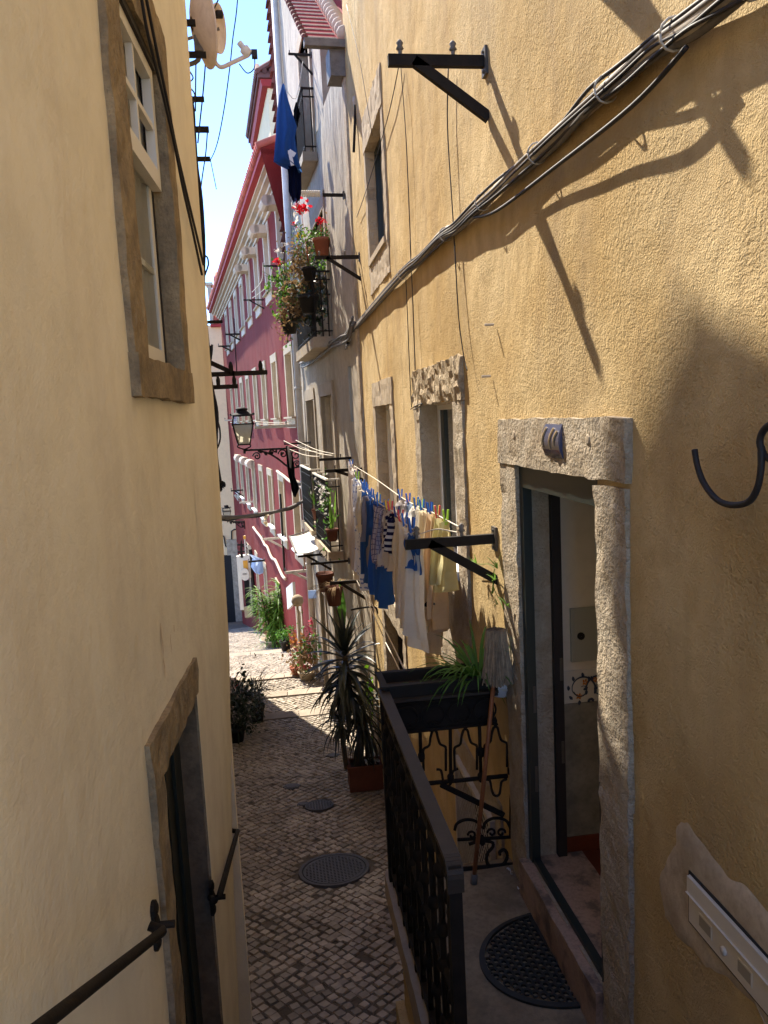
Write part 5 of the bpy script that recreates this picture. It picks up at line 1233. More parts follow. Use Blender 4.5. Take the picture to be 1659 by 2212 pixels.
# letter box
f=YF
q1=yh('M',1232,862); q2=yh('M',1240,1165); q3=yh('M',1659,1300); 
s1=q1[0]; zt=q1[1]; zb=q2[1]; s0=s1-.62; print('mail',s0,s1,zb,zt)
t=thing('letter_box','cream metal letter box set into the patched yellow wall, right of the door','letter box',YF.P((s0+s1)/2,zb,.03))
m=MB(); m.fbox(YF,s0,s1,zb,zt,-.02,.018); m.build('black_surround','black_plastic',t)
m=MB(); o=.021; i_=.008; m.fbox(YF,s0+i_,s1-i_,zb+i_,zt-i_,.01,o); m.build('face','mail_metal',t)
zl=yh('M',1238,985)[1]-.0
m=MB(); zl=zt-(zt-zb)*.36; m.fbox(YF,s0+i_,s1-i_,zl,zt-i_-.002,.021,.028)
m.hexa([YF.P(s0+i_,zl-.012,.0215),YF.P(s1-i_,zl-.012,.0215),YF.P(s1-i_,zl-.012,.024),YF.P(s0+i_,zl-.012,.024),YF.P(s0+i_,zl-.001,.0215),YF.P(s1-i_,zl-.001,.0215),YF.P(s1-i_,zl-.001,.034),YF.P(s0+i_,zl-.001,.034)]); m.build('flap','mail_metal',t)
for p in (((1300,1155),(1375,1270)),((1525,1405),(1610,1535))):
    a=yh('M',*p[0]); b=yh('M',*p[1]); zc=(zb+zl)/2; m=MB(); sa,sb=min(a[0],b[0]),max(a[0],b[0]); m.fbox(YF,sa,sb,zc-.022,zc+.022,.021,.0235); m.build('name_frame','mail_metal',t); m=MB(); m.fbox(YF,sa+.004,sb-.004,zc-.017,zc+.017,.0236,.024); m.build('name_slip','mail_slot',t)
a=yh('M',1446,1335); m=MB(); m.lathe(YF.P(a[0],zb+(zl-zb)*.42,.021),[(.013,0),(.013,.006),(.001,.007)],14,YF.n); m.build('lock','zinc_pipe',t,True)
# climbing sprigs by the bracket stay
random.seed(8)
m=MB()
for (x,y,n) in ((1270,1000,7),(1440,1040,6),(1420,1140,6),(1440,1340,4),(1520,1350,4),(1400,1250,3)):
    s,z=YF.hit(Z('G',x,y),.06)
    for i in range(n): m.blade(YF.P(s,z-.02,.04),(random.uniform(-.5,.1),random.uniform(-1,1),random.uniform(.2,1)),random.uniform(.04,.10),.012,.8,4)
a=[YF.P(*YF.hit(Z('G',*q),.03),.03) for q in ((1520,1400),(1500,1340),(1450,1250),(1430,1150),(1450,1070))]; m.tube(smoothpath(a,4),.0025,4)
a=[YF.P(*YF.hit(Z('G',*q),.03),.03) for q in ((1440,1060),(1400,1030),(1330,1030),(1270,1020))]; m.tube(smoothpath(a,4),.002,4)
tag(m.build('climbing_sprig','leaf_bright'),'bright green sprigs growing from the wall beside the laundry bracket stay','plant')
# ================================================================ laundry
def lineplane(o,pts_px): return [YF.hit(p,o) for p in pts_px]
oA=br2[2]*.88; oB=br2[2]*.40
L1=[Z('G',*q) for q in ((255,195),(290,285),(400,450),(520,545),(600,590),(690,680),(790,775))]
L2=[Z('G',*q) for q in ((285,215),(470,330),(660,465),(790,540),(930,600),(1040,660),(1155,720))]
P1=[YF.P(*YF.hit(p,oA),oA) for p in L1]; P2=[YF.P(*YF.hit(p,oB),oB) for p in L2]
P1[-1]=Vector((1.2-oA,br2[0],br2[1]+.07)); P2[-1]=Vector((1.2-oB,br2[0],br2[1]+.08))
for P_,lab in ((P1,'outer'),(P2,'inner')):
    cable('clothes_line',[smoothpath(P_,6)],'rope','%s rope of the laundry line loaded with drying clothes'%lab,'clothes line',.0045,'clothes lines',5)
cable('clothes_line',[smoothpath([YF.P(*YF.hit(Z('G',*q),o),o) for q,o in (((1155,770),.19),((1080,755),.22),((960,740),.3),((800,790),.4))],4)],'rope','short rope between the two pegs of the near laundry bracket','clothes line',.004,'clothes lines',5)
def linepos(P_,y):
    for a,b in zip(P_,P_[1:]):
        lo,hi=sorted((a.y,b.y))
        if lo<=y<=hi: t=(y-a.y)/(b.y-a.y); return a.lerp(b,t)
    return P_[-1] if abs(P_[-1].y-y)<abs(P_[0].y-y) else P_[0]
GR='washing on the laundry lines'
def garment(name,lab,mt_,P_,y0,y1,drop,seed,fold=.04,nf=4,taper=0.,shape='sheet',cat='garment',pegs=('peg_blue',),grp=GR,skew=0.,trim=None):
    """cloth pegged between y0 and y1, hanging drop metres with loose vertical folds"""
    random.seed(seed); a=linepos(P_,y0); b=linepos(P_,y1); nu,nv=28,22
    D=(b-a); W_=D.length; D.normalize(); N_=D.cross(UP).normalized()
    ph=random.uniform(0,6); m=MB(); m.uv=[]
    t=thing(name,lab,cat,(a+b)/2-UP*drop,grp)
    legs=shape=='legs'
    def sheet(u0,u1,dr,off):
        base=len(m.v)
        for j in range(nv+1):
            v=j/nv
            for i in range(nu+1):
                u=u0+(u1-u0)*i/nu; uu=(u-.5)
                sag=.012*math.sin(math.pi*((u*2)%1))
                wd=1-taper*v
                p=a.lerp(b,.5)+D*uu*W_*wd+N_*(fold*(.25+v)*math.sin(u*nf*6.283+ph+v*.8)+fold*.4*math.sin(u*nf*2.3*6.28+ph*2+v*2)+off+.03*noise.noise(Vector((u*3,v*2,seed))))
                q=(a.lerp(b,u)-a.lerp(b,.5)); p.z+=q.z*(1-.2*v)
                low=dr*(1+.03*math.sin(u*9+ph)+skew*uu)
                if shape=='shirt' and v<.35 : low*=1
                p.z-=sag*(1-v)*3+low*v; p+=D*.02*noise.noise(Vector((v*4,u*2,seed+5)))
                m.v.append(p); m.uv.append((u*W_*2,v*dr))
        for j in range(nv):
            for i in range(nu):
                if shape=='shirt' and j<nv*.0: continue
                a_=base+j*(nu+1)+i; m.f.append((a_,a_+1,a_+nu+2,a_+nu+1)); m.mi.append(0)
    if legs:
        sheet(0,1,drop*.35,0); sheet(.02,.46,drop,.012); sheet(.54,.98,drop*.97,-.015)
    elif shape=='shirt':
        sheet(.12,.88,drop,0); sheet(-.02,.14,drop*.62,.03); sheet(.86,1.02,drop*.58,-.02)
    else:
        sheet(0,1,drop,.012); sheet(.02,.99,drop*.9,-.014)
    body=m.build('cloth',mt_,t,True)
    if trim:
        m=MB(); 
        pts=[a.lerp(b,.5)+D*(.5-i/12)*W_*.9*(1-taper*.6)+N_*(-.05+.03*math.sin(i*.8))-UP*(drop*.74+.04*math.sin(i*.26)) for i in range(13)]
        m.tube(pts,.009,5); m.build('trim',trim,t)
    k=len(pegs)
    for i,pc in enumerate(pegs):
        u=.06+.88*(i/(k-1) if k>1 else .5); p=a.lerp(b,u)
        peg=MB(); sl_=random.uniform(-.25,.25); h=.092; wv=.010
        for sg in (-1,1):
            q0=p+N_*.006*sg-UP*.03; q1=p+N_*.016*sg+UP*(h-.03)+D*sl_*.04; peg.bar(q0,q1,.016,.010,N_)
        o=peg.build('clothes_peg',pc); where='near' if p.y<6 else ('middle' if p.y<7.6 else 'far')
        col_={'peg_blue':'blue','peg_green':'green','peg_red':'red','peg_yellow':'yellow','peg_navy':'navy blue'}[pc]
        nm=' '.join(lab.split(',')[0].split()[:9]); tag(o,'%s peg on the %s%s'%(col_,nm,'' if k==1 else (', near end' if i==0 else ', far end')),'clothes peg','clothes pegs')
    return t
def yy_(k,x,y,o): s,z=YF.hit(Z(k,x,y),o); return s
def gz_(px_top,px_bot,P_,o):
    s,z=YF.hit(Z('G',*px_top),o); z2=YF.hit(Z('G',*px_bot),o)[1]; return s,z-z2
def G1(x,ytop,ybot,wd): s,d=gz_((x,ytop),(x,ybot),P1,oA); s,_=YF.hit(Z('G',x,ytop),oA); return min(s,9.6)-wd/2,min(s,9.6)+wd/2,d
def G2(x,ytop,ybot,wd): s,d=gz_((x,ytop),(x,ybot),P2,oB); return min(s,9.6)-wd/2,min(s,9.6)+wd/2,d
B_='peg_blue'
L=[('bed_sheet','long pale grey sheet, farthest on the outer rope','cloth_lilac',P1,G1(285,295,1040,.5),dict(pegs=('peg_navy',B_),fold=.05,nf=3)),
('dotted_trousers','pale blue dotted pyjama trousers, third from the far end','cloth_dots',P1,G1(335,370,1100,.5),dict(shape='legs',pegs=(B_,'peg_green'),fold=.05)),
('white_vest','small white crumpled vest near the far end of the outer rope','cloth_white',P1,G1(372,400,760,.35),dict(pegs=(B_,),fold=.05)),
('royal_blue_top','long royal blue top between pale clothes','cloth_royal',P1,G1(408,455,1150,.42),dict(pegs=(B_,B_),fold=.05)),
('grey_shirt','plain grey shirt next to the royal blue top','cloth_grey',P1,G1(440,500,1110,.42),dict(shape='shirt',pegs=(B_,B_),fold=.05)),
('dark_blue_shorts','dark blue shorts half hidden behind the checked shirt','cloth_royal',P1,G1(488,540,1290,.40),dict(shape='legs',pegs=(B_,),fold=.05)),
('checked_shirt','grey checked shirt in the middle of the outer rope','cloth_check',P1,G1(520,575,1040,.5),dict(pegs=(B_,'peg_green'),fold=.06,nf=2,taper=.3,skew=.25)),
('grey_trousers','pale grey trousers beside the checked shirt','cloth_lilac',P1,G1(565,600,1070,.32),dict(shape='legs',pegs=('peg_yellow',),fold=.04)),
('striped_top','navy and white striped top','cloth_stripe',P1,G1(612,640,950,.30),dict(pegs=('peg_navy','peg_red'),fold=.05,nf=2)),
('cream_towel','narrow cream towel hanging long, near the striped top','cloth_cream',P1,G1(672,690,1380,.22),dict(pegs=('peg_red',),fold=.035,nf=2)),
('white_cloth','long thin white cloth above the trough, outer rope','cloth_white',P1,G1(705,715,1500,.22),dict(pegs=(B_,),fold=.04,nf=2)),
('blue_leggings','narrow blue leggings in front of white cloths','cloth_royal',P1,G1(765,775,1130,.13),dict(pegs=(B_,),fold=.02,nf=1,taper=.5)),
('muslin_cloth','sheer pale cloth reaching lowest of all the washing','cloth_white',P1,G1(752,740,1590,.16),dict(pegs=('peg_navy',),fold=.04,nf=2,skew=-.2)),
('folded_towel','white towel folded over the inner rope, far end','cloth_lilac',P2,G2(700,480,640,.42),dict(pegs=(B_,B_),fold=.03)),
('blue_shirt','white and blue shirt in the middle of the inner rope','cloth_paleblue',P2,G2(765,535,960,.4),dict(shape='shirt',pegs=(B_,'peg_red'),fold=.05)),
('white_shirt','white shirt on the inner rope with a blue peg','cloth_white',P2,G2(820,560,1000,.3),dict(shape='shirt',pegs=(B_,'peg_yellow'),fold=.05)),
('pale_sheet','wide pale cream sheet, lowest on the inner rope','cloth_cream',P2,G2(880,600,1660,.36),dict(pegs=(B_,'peg_green'),fold=.05,nf=3)),
('beige_bag','beige cloth with a curved dark trim','cloth_beige',P2,G2(940,640,1540,.3),dict(pegs=('peg_red','peg_navy'),fold=.05,nf=2,trim='cloth_black')),
('olive_towel','olive yellow towel, nearest on the inner rope','cloth_green',P2,G2(1010,690,1260,.28),dict(pegs=('peg_green','peg_green'),fold=.045,nf=2))]
for i,(n,lab,mt_,P_,(y0,y1,dr),kw) in enumerate(L):
    garment(n,lab,mt_,P_,y0,y1,dr,20+i,**kw)
# big blue towel, navy trousers and small dark cloth hanging high by the white house
YB=12.4
def hung(name,lab,mt_,px,y,cat='garment',th=.10,peg=True,seed=1,mat2=None):
    "px: outline strip [(left,right)] down the cloth"
    random.seed(seed); m=MB(); m.uv=[]; nu=14; rows=[]
    loc=atY(px[-1][0],y); t=thing(name,lab,cat,loc)
    fine=[]
    for (a,b) in zip(px,px[1:]):
        for k in range(6): fine.append(((a[0][0]+(b[0][0]-a[0][0])*k/6,a[0][1]+(b[0][1]-a[0][1])*k/6),(a[1][0]+(b[1][0]-a[1][0])*k/6,a[1][1]+(b[1][1]-a[1][1])*k/6)))
    fine.append(px[-1])
    for side in (0,1):
        base=len(m.v)
        for j,(l,r) in enumerate(fine):
            L_=atY(l,y);R__=atY(r,y)
            for i in range(nu+1):
                u=i/nu; p=L_.lerp(R__,u); v=j/len(fine); amp=th*math.sin(math.pi*u)
                p.y+=(amp if side else -amp)*(.5+v)+.05*math.sin(u*14+seed+v*3)*(v+.2); m.v.append(p); m.uv.append((u,v))
        for j in range(len(fine)-1):
            for i in range(nu): a_=base+j*(nu+1)+i; m.f.append((a_,a_+1,a_+nu+2,a_+nu+1)); m.mi.append(0)
    m.build('cloth',mt_,t,True); return t
A=lambda x,y: Z('A',x,y)
t=hung('blue_towel','large blue towel hanging high in front of the white house','cloth_blue',[(A(1168,535),A(1185,535)),(A(1150,600),A(1205,620)),(A(1135,720),A(1238,730)),(A(1130,850),A(1262,800)),(A(1122,950),A(1250,870)),(A(1116,1025),A(1270,1000)),(A(1205,1045),A(1298,1085))],YB,'towel',.12,seed=2)
m=MB(); a=atY(A(1215,945),YB-.2); b=atY(A(1235,1040),YB-.2); m.bar(a,b,.05,.02,Vector((0,1,0))); m.bar(atY(A(1212,950),YB-.2),atY(A(1250,975),YB-.2),.07,.015,Vector((0,1,0))); m.build('care_tag','sun_white',t)
hung('navy_trousers','navy blue trousers hanging below the large blue towel','cloth_navy',[(A(1200,1030),A(1290,1050)),(A(1208,1100),A(1290,1120)),(A(1210,1210),A(1292,1210)),(A(1235,1260),A(1280,1262))],YB+.12,'trousers',.08,seed=3)
hung('dark_cloth','small black cloth hanging right of the large blue towel','cloth_black',[(A(1254,645),A(1262,645)),(A(1240,700),A(1285,715)),(A(1246,760),A(1272,765)),(A(1262,785),A(1268,790))],YB+.5,'cloth',.05,seed=4)
hung('far_cloth','narrow dark cloth tail behind the blue towel','cloth_navy',[(A(1235,790),A(1256,795)),(A(1240,880),A(1262,890)),(A(1250,960),A(1270,990))],YB+.6,'cloth',.04,seed=6)
cable('clothes_line',[smoothpath([atY(A(*q),YB) for q in ((1300,385),(1255,620),(1180,540))],4),[atY(A(1280,1262),YB),atY(A(1255,1320),YB)]],'rope','thin rope from the small dark bracket to the blue towel','clothes line',.006,'clothes lines',4)
q=atY(A(1258,1325),YB); m=MB(); random.seed(2)
for i in range(8): m.leaf(q+Vector((random.gauss(0,.04),0,random.gauss(0,.05))),.05)
tag(m.build('white_ribbon','cloth_white'),'small white ribbon tied below the navy trousers','ribbon')
q=wz('C',1150,345,.3)
m=MB(); 
for k in range(9):
    p=[WF.out(Z('C',1060+k*22,350),br6[0])]; o_,z_=p[0]; m.tube(arc(WF.P(br6[0],z_,o_),.035,0,6.283,8,UP,WF.d),.012,5)
tag(m.build('rope_wrap','rope'),'white rope wound round the bracket above the flowers','rope')
# black folded awning cloth by the lamp, its lit pleat painted as a pale strip
YU=15.5
D_=lambda x,y: Z('D',x,y)
hung('black_umbrella_cloth','folded black and grey cloth hanging from the thin bracket by the lamp arm','cloth_black',[(D_(888,1100),D_(910,1095)),(D_(895,1180),D_(960,1190)),(D_(900,1300),D_(978,1310)),(D_(915,1400),D_(985,1420)),(D_(940,1500),D_(1010,1480)),(D_(950,1560),D_(1030,1540)),(D_(970,1620),D_(995,1625))],YU,'folded cloth',.07,seed=9)
hung('lit_pleat_strip','narrow pale cloth strip lying over the folded black cloth','cloth_lilac',[(D_(905,1105),D_(920,1105)),(D_(915,1200),D_(950,1210)),(D_(930,1320),D_(945,1330))],YU-.15,'cloth',.02,seed=10)
for i,(a,b) in enumerate((((870,1045),(1220,1165)),((995,1040),(1400,1185)),((1010,1090),(1380,1200)),((920,1130),(1240,1210)))):
    cable('clothes_line',[smoothpath([atY(D_(*a),15.8),atY(D_((a[0]+b[0])/2,(a[1]+b[1])/2+22),13.5),atY(D_(*b),11.4)],6)],'rope','pale washing rope number %s from the top, between the thin and the rusty bracket'%('one','two','three','four')[i],'clothes line',.007,'clothes lines',4)
for i,(a,c_,b) in enumerate((((655,1065),(640,1250),(540,1370)),((755,1100),(700,1300),(545,1430)))):
    cable('clothes_line',[smoothpath([atY(Z('C',*a),19.5),atY(Z('C',*c_),21),atY(Z('C',*b),22.5)],6)],'rope','slack pale rope in front of the shaded red wall, %s'%('upper' if i==0 else 'lower'),'clothes line',.012,'clothes lines',4)
for i,y_ in enumerate((848,868,890)):
    cable('clothes_line',[smoothpath([atY(D_(570,y_-5+i*8),19.8),atY(D_(760,y_+10-i*2),19.6),atY(D_(1020,y_-2),19.3)],5)],'rope','pale rope across the red wall behind the lamp, %s of three'%('top','middle','bottom')[i],'clothes line',.010,'clothes lines',4)
# white awning sheet in the sun
pz=.05
cs=[atZ(Z('E',*q),pz) for q in ((850,695),(1130,632),(1190,780),(920,835))]
cs[0].z+=.08;cs[1].z+=.12
t=thing('white_awning','small white sheet awning in the sun with grey shadows, in front of the red house','awning',cs[3])
m=MB(); n=12
for dz in (0,-.012):
    for j in range(n+1):
        for i in range(n+1):
            p=cs[0].lerp(cs[1],i/n).lerp(cs[3].lerp(cs[2],i/n),j/n); p.z+=dz-.04*math.sin(math.pi*i/n)+.01*math.sin(j*2.); m.v.append(p)
for k in (0,(n+1)**2):
    for j in range(n):
        for i in range(n): a_=k+j*(n+1)+i; m.f.append((a_,a_+1,a_+n+2,a_+n+1)); m.mi.append(0)
m.build('sheet','sun_white',t,True)
m=MB(); m.tube([cs[0],cs[3]],.02,6); m.tube([cs[1],cs[2]],.02,6); m.tube([cs[0],cs[1]],.015,6); m.build('frame','cable_grey',t)
# far washing
t=hung('far_washing','blue and white washing fluttering on a bracket far down the street','cloth_paleblue',[(Z('E',380,855),Z('E',470,890)),(Z('E',420,900),Z('E',560,920)),(Z('E',400,1000),Z('E',555,1010)),(Z('E',440,1060),Z('E',540,1075))],29,'washing',.2,seed=12)
for i,(a,b) in enumerate((((215,170),(270,245)),((280,180),(345,240)))):
    m=MB(); m.bar(atY(Z('E',*a),39),atY(Z('E',*b),39),.10,.06,Vector((0,1,0))); tag(m.build('pale_stick','cable_white'),'pale stick leaning above the distant lamp, %s one'%('left','right')[i],'stick','pale sticks')
# ================================================================ plants and pots
def pot(parent,c,r,h,mt_='terracotta',name='pot',rim=True):
    m=MB(); c=Vector(c); m.lathe(c,[(.001,0),(r*.70,0),(r*.94,h*.8),(r*1.03,h*.8),(r*1.06,h),(r*.92,h),(r*.88,h*.86),(.001,h*.86)],20); m.build(name,mt_,parent,True)
def hpot(name,lab,cpx,y,r,h,mt_,leaves,flowers,seed,cat='flower pot',grp=None,lr=.035,hang=0,blades=0,hook=True):
    """a pot with foliage; leaves=[(dx,dz,rx,rz,n,mat)], flowers=[(dx,dz,r,n,mat)]"""
    random.seed(seed); c=atY(cpx,y); t=thing(name,lab,cat,c,grp); pot(t,c,r,h,mt_)
    m=MB(); m.lathe(c+UP*h*.85,[(r*.86,0),(.001,.01)],14); m.build('soil','soil',t)
    for j,(dx,dz,rx,rz,n,lm) in enumerate(leaves):
        m=MB(); 
        for k in range(max(3,n//14)):
            e=c+Vector((dx+random.gauss(0,.5)*rx,random.gauss(0,.3)*rx,h+dz+random.gauss(0,.4)*rz)); m.tube(smoothpath([c+UP*h*.85,(c+UP*(h+.02)).lerp(e,.4)+UP*.05,e],3),.004,4)
        m.cloud(c+Vector((dx,0,h+dz)),(rx,rx*.8,rz),n,lr); m.build('foliage',lm,t)
    for (dx,dz,fr,n,fm) in flowers:
        m=MB(); m.cloud(c+Vector((dx,-.03,h+dz)),(fr,fr,fr*.8),n,fr*.35)
        m.tube([c+UP*h*.9,c+Vector((dx,-.03,h+dz))],.004,4); m.build('flower_head',fm,t)
    return t
FG='pots hanging on the flower balcony'
CC=lambda x,y: Z('C',x,y)
yb=12.6
def cy(p,y): return atY(CC(*p),y)
hpot('hanging_pot','terracotta pot of red geraniums, highest on the flower balcony',CC(1268,985),12.45,.135,.25,'terracotta',[(-.03,.06,.22,.12,120,'leaf_green'),(.0,.04,.2,.1,50,'leaf_bright'),(.1,.1,.05,.3,16,'leaf_dry')],[(0,.26,.07,40,'petal_red'),(.13,.15,.035,12,'petal_red')],31,grp=FG,lr=.022)
hpot('hanging_pot','black pot with dry plants and a big red flower, left of the terracotta pot',CC(1140,1250),12.7,.12,.2,'black_plastic',[(-.15,.25,.25,.3,150,'leaf_dry'),(.05,.25,.28,.28,110,'leaf_green'),(-.1,.5,.16,.18,60,'leaf_bright'),(.2,.0,.2,.15,50,'leaf_bright')],[(-.08,.92,.12,70,'petal_red'),(-.2,.68,.05,22,'petal_red'),(-.15,.5,.05,26,'petal_yellow'),(.08,.42,.07,26,'petal_white'),(-.12,.6,.05,20,'petal_white')],32,grp=FG,lr=.028)
hpot('hanging_pot','round black pot hanging lowest right on the flower balcony railing',CC(1135,1590),12.7,.165,.28,'black_plastic',[(0,.05,.25,.14,60,'leaf_dark'),(.22,.1,.15,.3,50,'leaf_dark'),(.3,-.2,.12,.3,24,'leaf_dark')],[],33,grp=FG,lr=.03)
hpot('hanging_pot','black pot full of green and white leaves, left of the round black pot',CC(1000,1680),13.3,.15,.26,'black_plastic',[(0,.12,.22,.22,130,'leaf_green'),(-.05,.25,.2,.2,60,'leaf_bright')],[(0,.2,.09,30,'petal_white')],34,grp=FG,lr=.032)
hpot('hanging_pot','small black pot with trailing dry stems, lowest left on the flower balcony',CC(935,1800),13.8,.15,.24,'black_plastic',[(-.15,-.05,.14,.35,60,'leaf_dry'),(.15,-.02,.12,.25,40,'leaf_dry'),(-.12,.05,.15,.08,40,'leaf_bright'),(-.02,-.3,.06,.16,20,'leaf_green')],[],35,grp=FG,lr=.03)
hpot('hanging_pot','bushy geranium with red and white flowers, leftmost on the flower balcony',CC(905,1480),13.6,.10,.18,'terracotta_dark',[(-.05,.1,.28,.4,190,'leaf_green'),(-.1,.15,.25,.4,80,'leaf_bright'),(-.05,-.15,.16,.25,60,'leaf_bright'),(.05,.2,.2,.3,60,'leaf_dry')],[(-.12,.5,.075,34,'petal_red'),(-.12,.68,.06,24,'petal_white'),(.03,.78,.05,20,'petal_white'),(.2,.6,.04,16,'petal_white')],36,grp=FG,lr=.035)
random.seed(9)
m=MB()
for k in range(60): 
    q=atY(CC(random.gauss(1040,40),random.gauss(1100,90)),12.9); m.blade(q,(random.gauss(-.3,.6),random.gauss(0,.6),random.gauss(.5,.5)),random.uniform(.12,.25),.02,1.,4)
for k in range(120): m.leaf(atY(CC(random.gauss(1180,70),random.gauss(1290,120)),12.9),.035)
for (x_,y_,sx,sy,n_) in ((1010,1060,50,90,90),(1110,1330,70,70,90),(960,1400,60,90,80),(880,1620,40,80,50),(1040,1560,60,60,50)):
    for k in range(n_): m.leaf(atY(CC(random.gauss(x_,sx),random.gauss(y_,sy)),12.95),.04)
tag(m.build('dry_plant','leaf_dry'),'tangle of dry brown plants filling the middle of the flower balcony','plant')
m=MB()
for k in range(300): m.leaf(atY(CC(random.gauss(1200,80),random.gauss(1400,200)),13.0),.05)
tag(m.build('dark_creeper','leaf_dark'),'dark creeper hanging through the railing of the flower balcony','plant')
# snake plants on the two low balconies
def snake(name,lab,pts,y,seed):
    random.seed(seed); c=atY(Z('E',*pts[0][0]),y); t=thing(name,lab,'potted plant',c); pot(t,c-UP*.2,.10,.2,'terracotta_dark')
    m=MB()
    for (b,e,w) in pts:
        a=atY(Z('E',*b),y); z=atY(Z('E',*e),y); d=z-a; L_=d.length; m.blade(a,d,L_,w,.02,7,.5)
    m.build('leaves','leaf_bright',t)
y1=14.6; y2=12.3
snake('snake_plant','tall bright green snake plant on the farther low balcony',(((1160,330),(1060,130),.10),((1165,340),(1075,85),.10),((1150,200),(1100,-40),.09),((1180,260),(1200,30),.08),((1150,310),(1130,100),.08)),y1,3)
snake('snake_plant','two bright upright snake plant leaves on the nearer low balcony',(((1335,560),(1318,120),.095),((1380,480),(1378,110),.10),((1345,560),(1335,330),.06)),y2,4)
c=atY(Z('E',1285,600),12.4); t=thing('white_flower_plant','small plant with white blossoms between the two low balconies','potted plant',c)
m=MB(); random.seed(4); m.cloud(c+UP*.3,(.16,.1,.55),90,.035); m.build('foliage','leaf_green',t)
m=MB(); m.cloud(c+UP*.62+Vector((-.05,0,0)),(.12,.1,.42),70,.03); m.build('flowers','petal_white',t)
# hanging baskets
t=thing('hanging_pot','brown terracotta pot hanging on a chain under the low balconies','flower pot',atY(Z('E',1265,1280),12.6))
c=atY(Z('E',1265,1278),12.6); pot(t,c,.145,.31,'terracotta_dark'); m=MB(); m.tube([c+UP*.3,atY(Z('E',1275,860),12.6)],.006,4); m.tube(arc(atY(Z('E',1235,845),12.6),.06,0,6.28,12,Vector((1,0,0)),UP),.008,5); m.build('chain','iron',t)
c=atY(Z('E',1365,1440),12.0); t=thing('hanging_pot','lower hanging pot with straw-like dry grass spilling over','flower pot',c); pot(t,c,.145,.30,'terracotta_dark')
m=MB(); random.seed(6)
for k in range(90): a=random.uniform(0,6.28); m.blade(c+Vector((math.cos(a)*.12,math.sin(a)*.12,.30)),(math.cos(a)-.5,math.sin(a),.4),random.uniform(.15,.5),.012,2.4,5)
m.build('dry_grass','leaf_dry',t); m=MB(); m.tube([c+UP*.3,atY(Z('E',1370,1180),12.0)],.006,4); m.build('chain','iron',t)
m=MB(); 
for k in range(40): a=random.uniform(0,6.28)
t=thing('green_leaf_plant','dark green broad leaf standing behind the lower hanging pot','plant',c)
m=MB(); m.blade(c+Vector((.12,.05,-.35)),(.0,0,1),.75,.16,.1,6); m.blade(c+Vector((.05,.05,-.3)),(-.3,0,1),.5,.1,.3,6); m.build('leaves','leaf_green',t)
# --- spiky plant in the brick red planter
pb=atG((757,1716)); zf=gz(pb.y)
py0=pb.y; px0=atG((757,1716)).x; print('planter',pb)
t=thing('long_planter','rectangular brick-red planter box at the foot of the yellow wall','planter',(px0+.2,py0,zf))
W2_=1.17-px0; pz=atY((757,1660),py0).z
m=MB(); y1_=py0+.32; w=.03; zb_=zf+.02
for a in ((px0,1.16,py0,py0+w),(px0,1.16,y1_-w,y1_)): m.box((a[0],a[2],zb_),(a[1],a[3],pz))
m.box((px0,py0+w,zb_),(px0+w,y1_-w,pz)); m.box((1.16-w,py0+w,zb_),(1.16,y1_-w,pz)); m.box((px0-.015,py0-.015,pz-.05),(1.17,py0-.001,pz+.01)); m.box((px0-.015,py0,pz-.05),(px0-.001,y1_,pz+.01)); m.build('box','terracotta_dark',t)
m=MB(); m.box((px0+w,py0+w,zb_),(1.16-w,y1_-w,pz-.05)); m.build('soil','soil',t)
m=MB(); random.seed(5)
for k in range(26): m.leaf(Vector((random.uniform(.95,1.13),py0+random.uniform(.02,.2),pz-.02+random.uniform(0,.13))),.03)
tag(m.build('white_scraps','sun_white'),'white scraps of paper and petals at the right end of the brick-red planter','litter')
yc=py0+.16
def yucca(t,base,pts,seed,tops):
    random.seed(seed); m=MB(); m.tube(smoothpath(pts,5),[.035]*(len(smoothpath(pts,5))),8); m.build('trunk','stem',t,True)
    m=MB()
    for (c,n,L_,w,dr,e0,e1,sp) in tops:
        for i in range(n):
            a=i*2.399+random.uniform(-.2,.2); e=e0+(e1-e0)*(i/n)**.9
            d=Vector((math.cos(a)*math.cos(e)*sp,math.sin(a)*math.cos(e)*sp,math.sin(e)))
            m.blade(c+UP*(.12*(i/n)-.06)+d*.03,d,L_*random.uniform(.8,1.1),w,dr*random.uniform(.6,1.4),6,.3)
    m.build('leaves','leaf_yucca',t)
t1=atY((745,1418),yc); t2=atY((765,1480),yc); bs=Vector((atY((770,1650),yc).x,yc,pz-.05))
t=thing('dracaena_plant','tall dark spiky plant with long drooping sword leaves in the brick-red planter','plant',bs)
yucca(t,bs,[bs,atY((775,1580),yc),atY((758,1500),yc),t1],3,[(t1,34,.64,.082,.75,-.2,1.5,1.),(t1-UP*.2,34,.66,.078,1.7,-.7,.45,1.),(t1-UP*.42,40,.66,.07,2.5,-.9,.2,.8)])
b2=bs+Vector((.15,.02,0)); t3=atY((783,1530),yc+.05)
t=thing('dracaena_plant','second spiky plant, lower and hanging, behind the tall dark one','plant',b2)
yucca(t,b2,[b2,b2.lerp(t3,.5)+Vector((.03,0,0)),t3],4,[(t3,60,.55,.042,1.8,-.7,.7,.75),(t3-UP*.3,50,.55,.04,2.8,-.9,.1,.6)])
b3=bs+Vector((-.14,-.03,0)); t4=atY((735,1560),yc-.05)
t=thing('dracaena_plant','small drooping spiky plant at the left end of the brick-red planter','plant',b3)
yucca(t,b3,[b3,t4],6,[(t4,44,.46,.036,2.3,-.6,.6,.6)])
m=MB(); random.seed(12); c=atY((806,1500),yc+.9)
for i in range(30): m.leaf(atY((random.uniform(790,828),random.gauss(1492,24)),yc+.6),.065,Vector((random.gauss(0,.4),-1+random.gauss(0,.3),.6)))
a=Vector((1.12,yc+.6,gz(yc)+0.)); m.tube(smoothpath([a,a+UP*.6,c],4),.012,5)
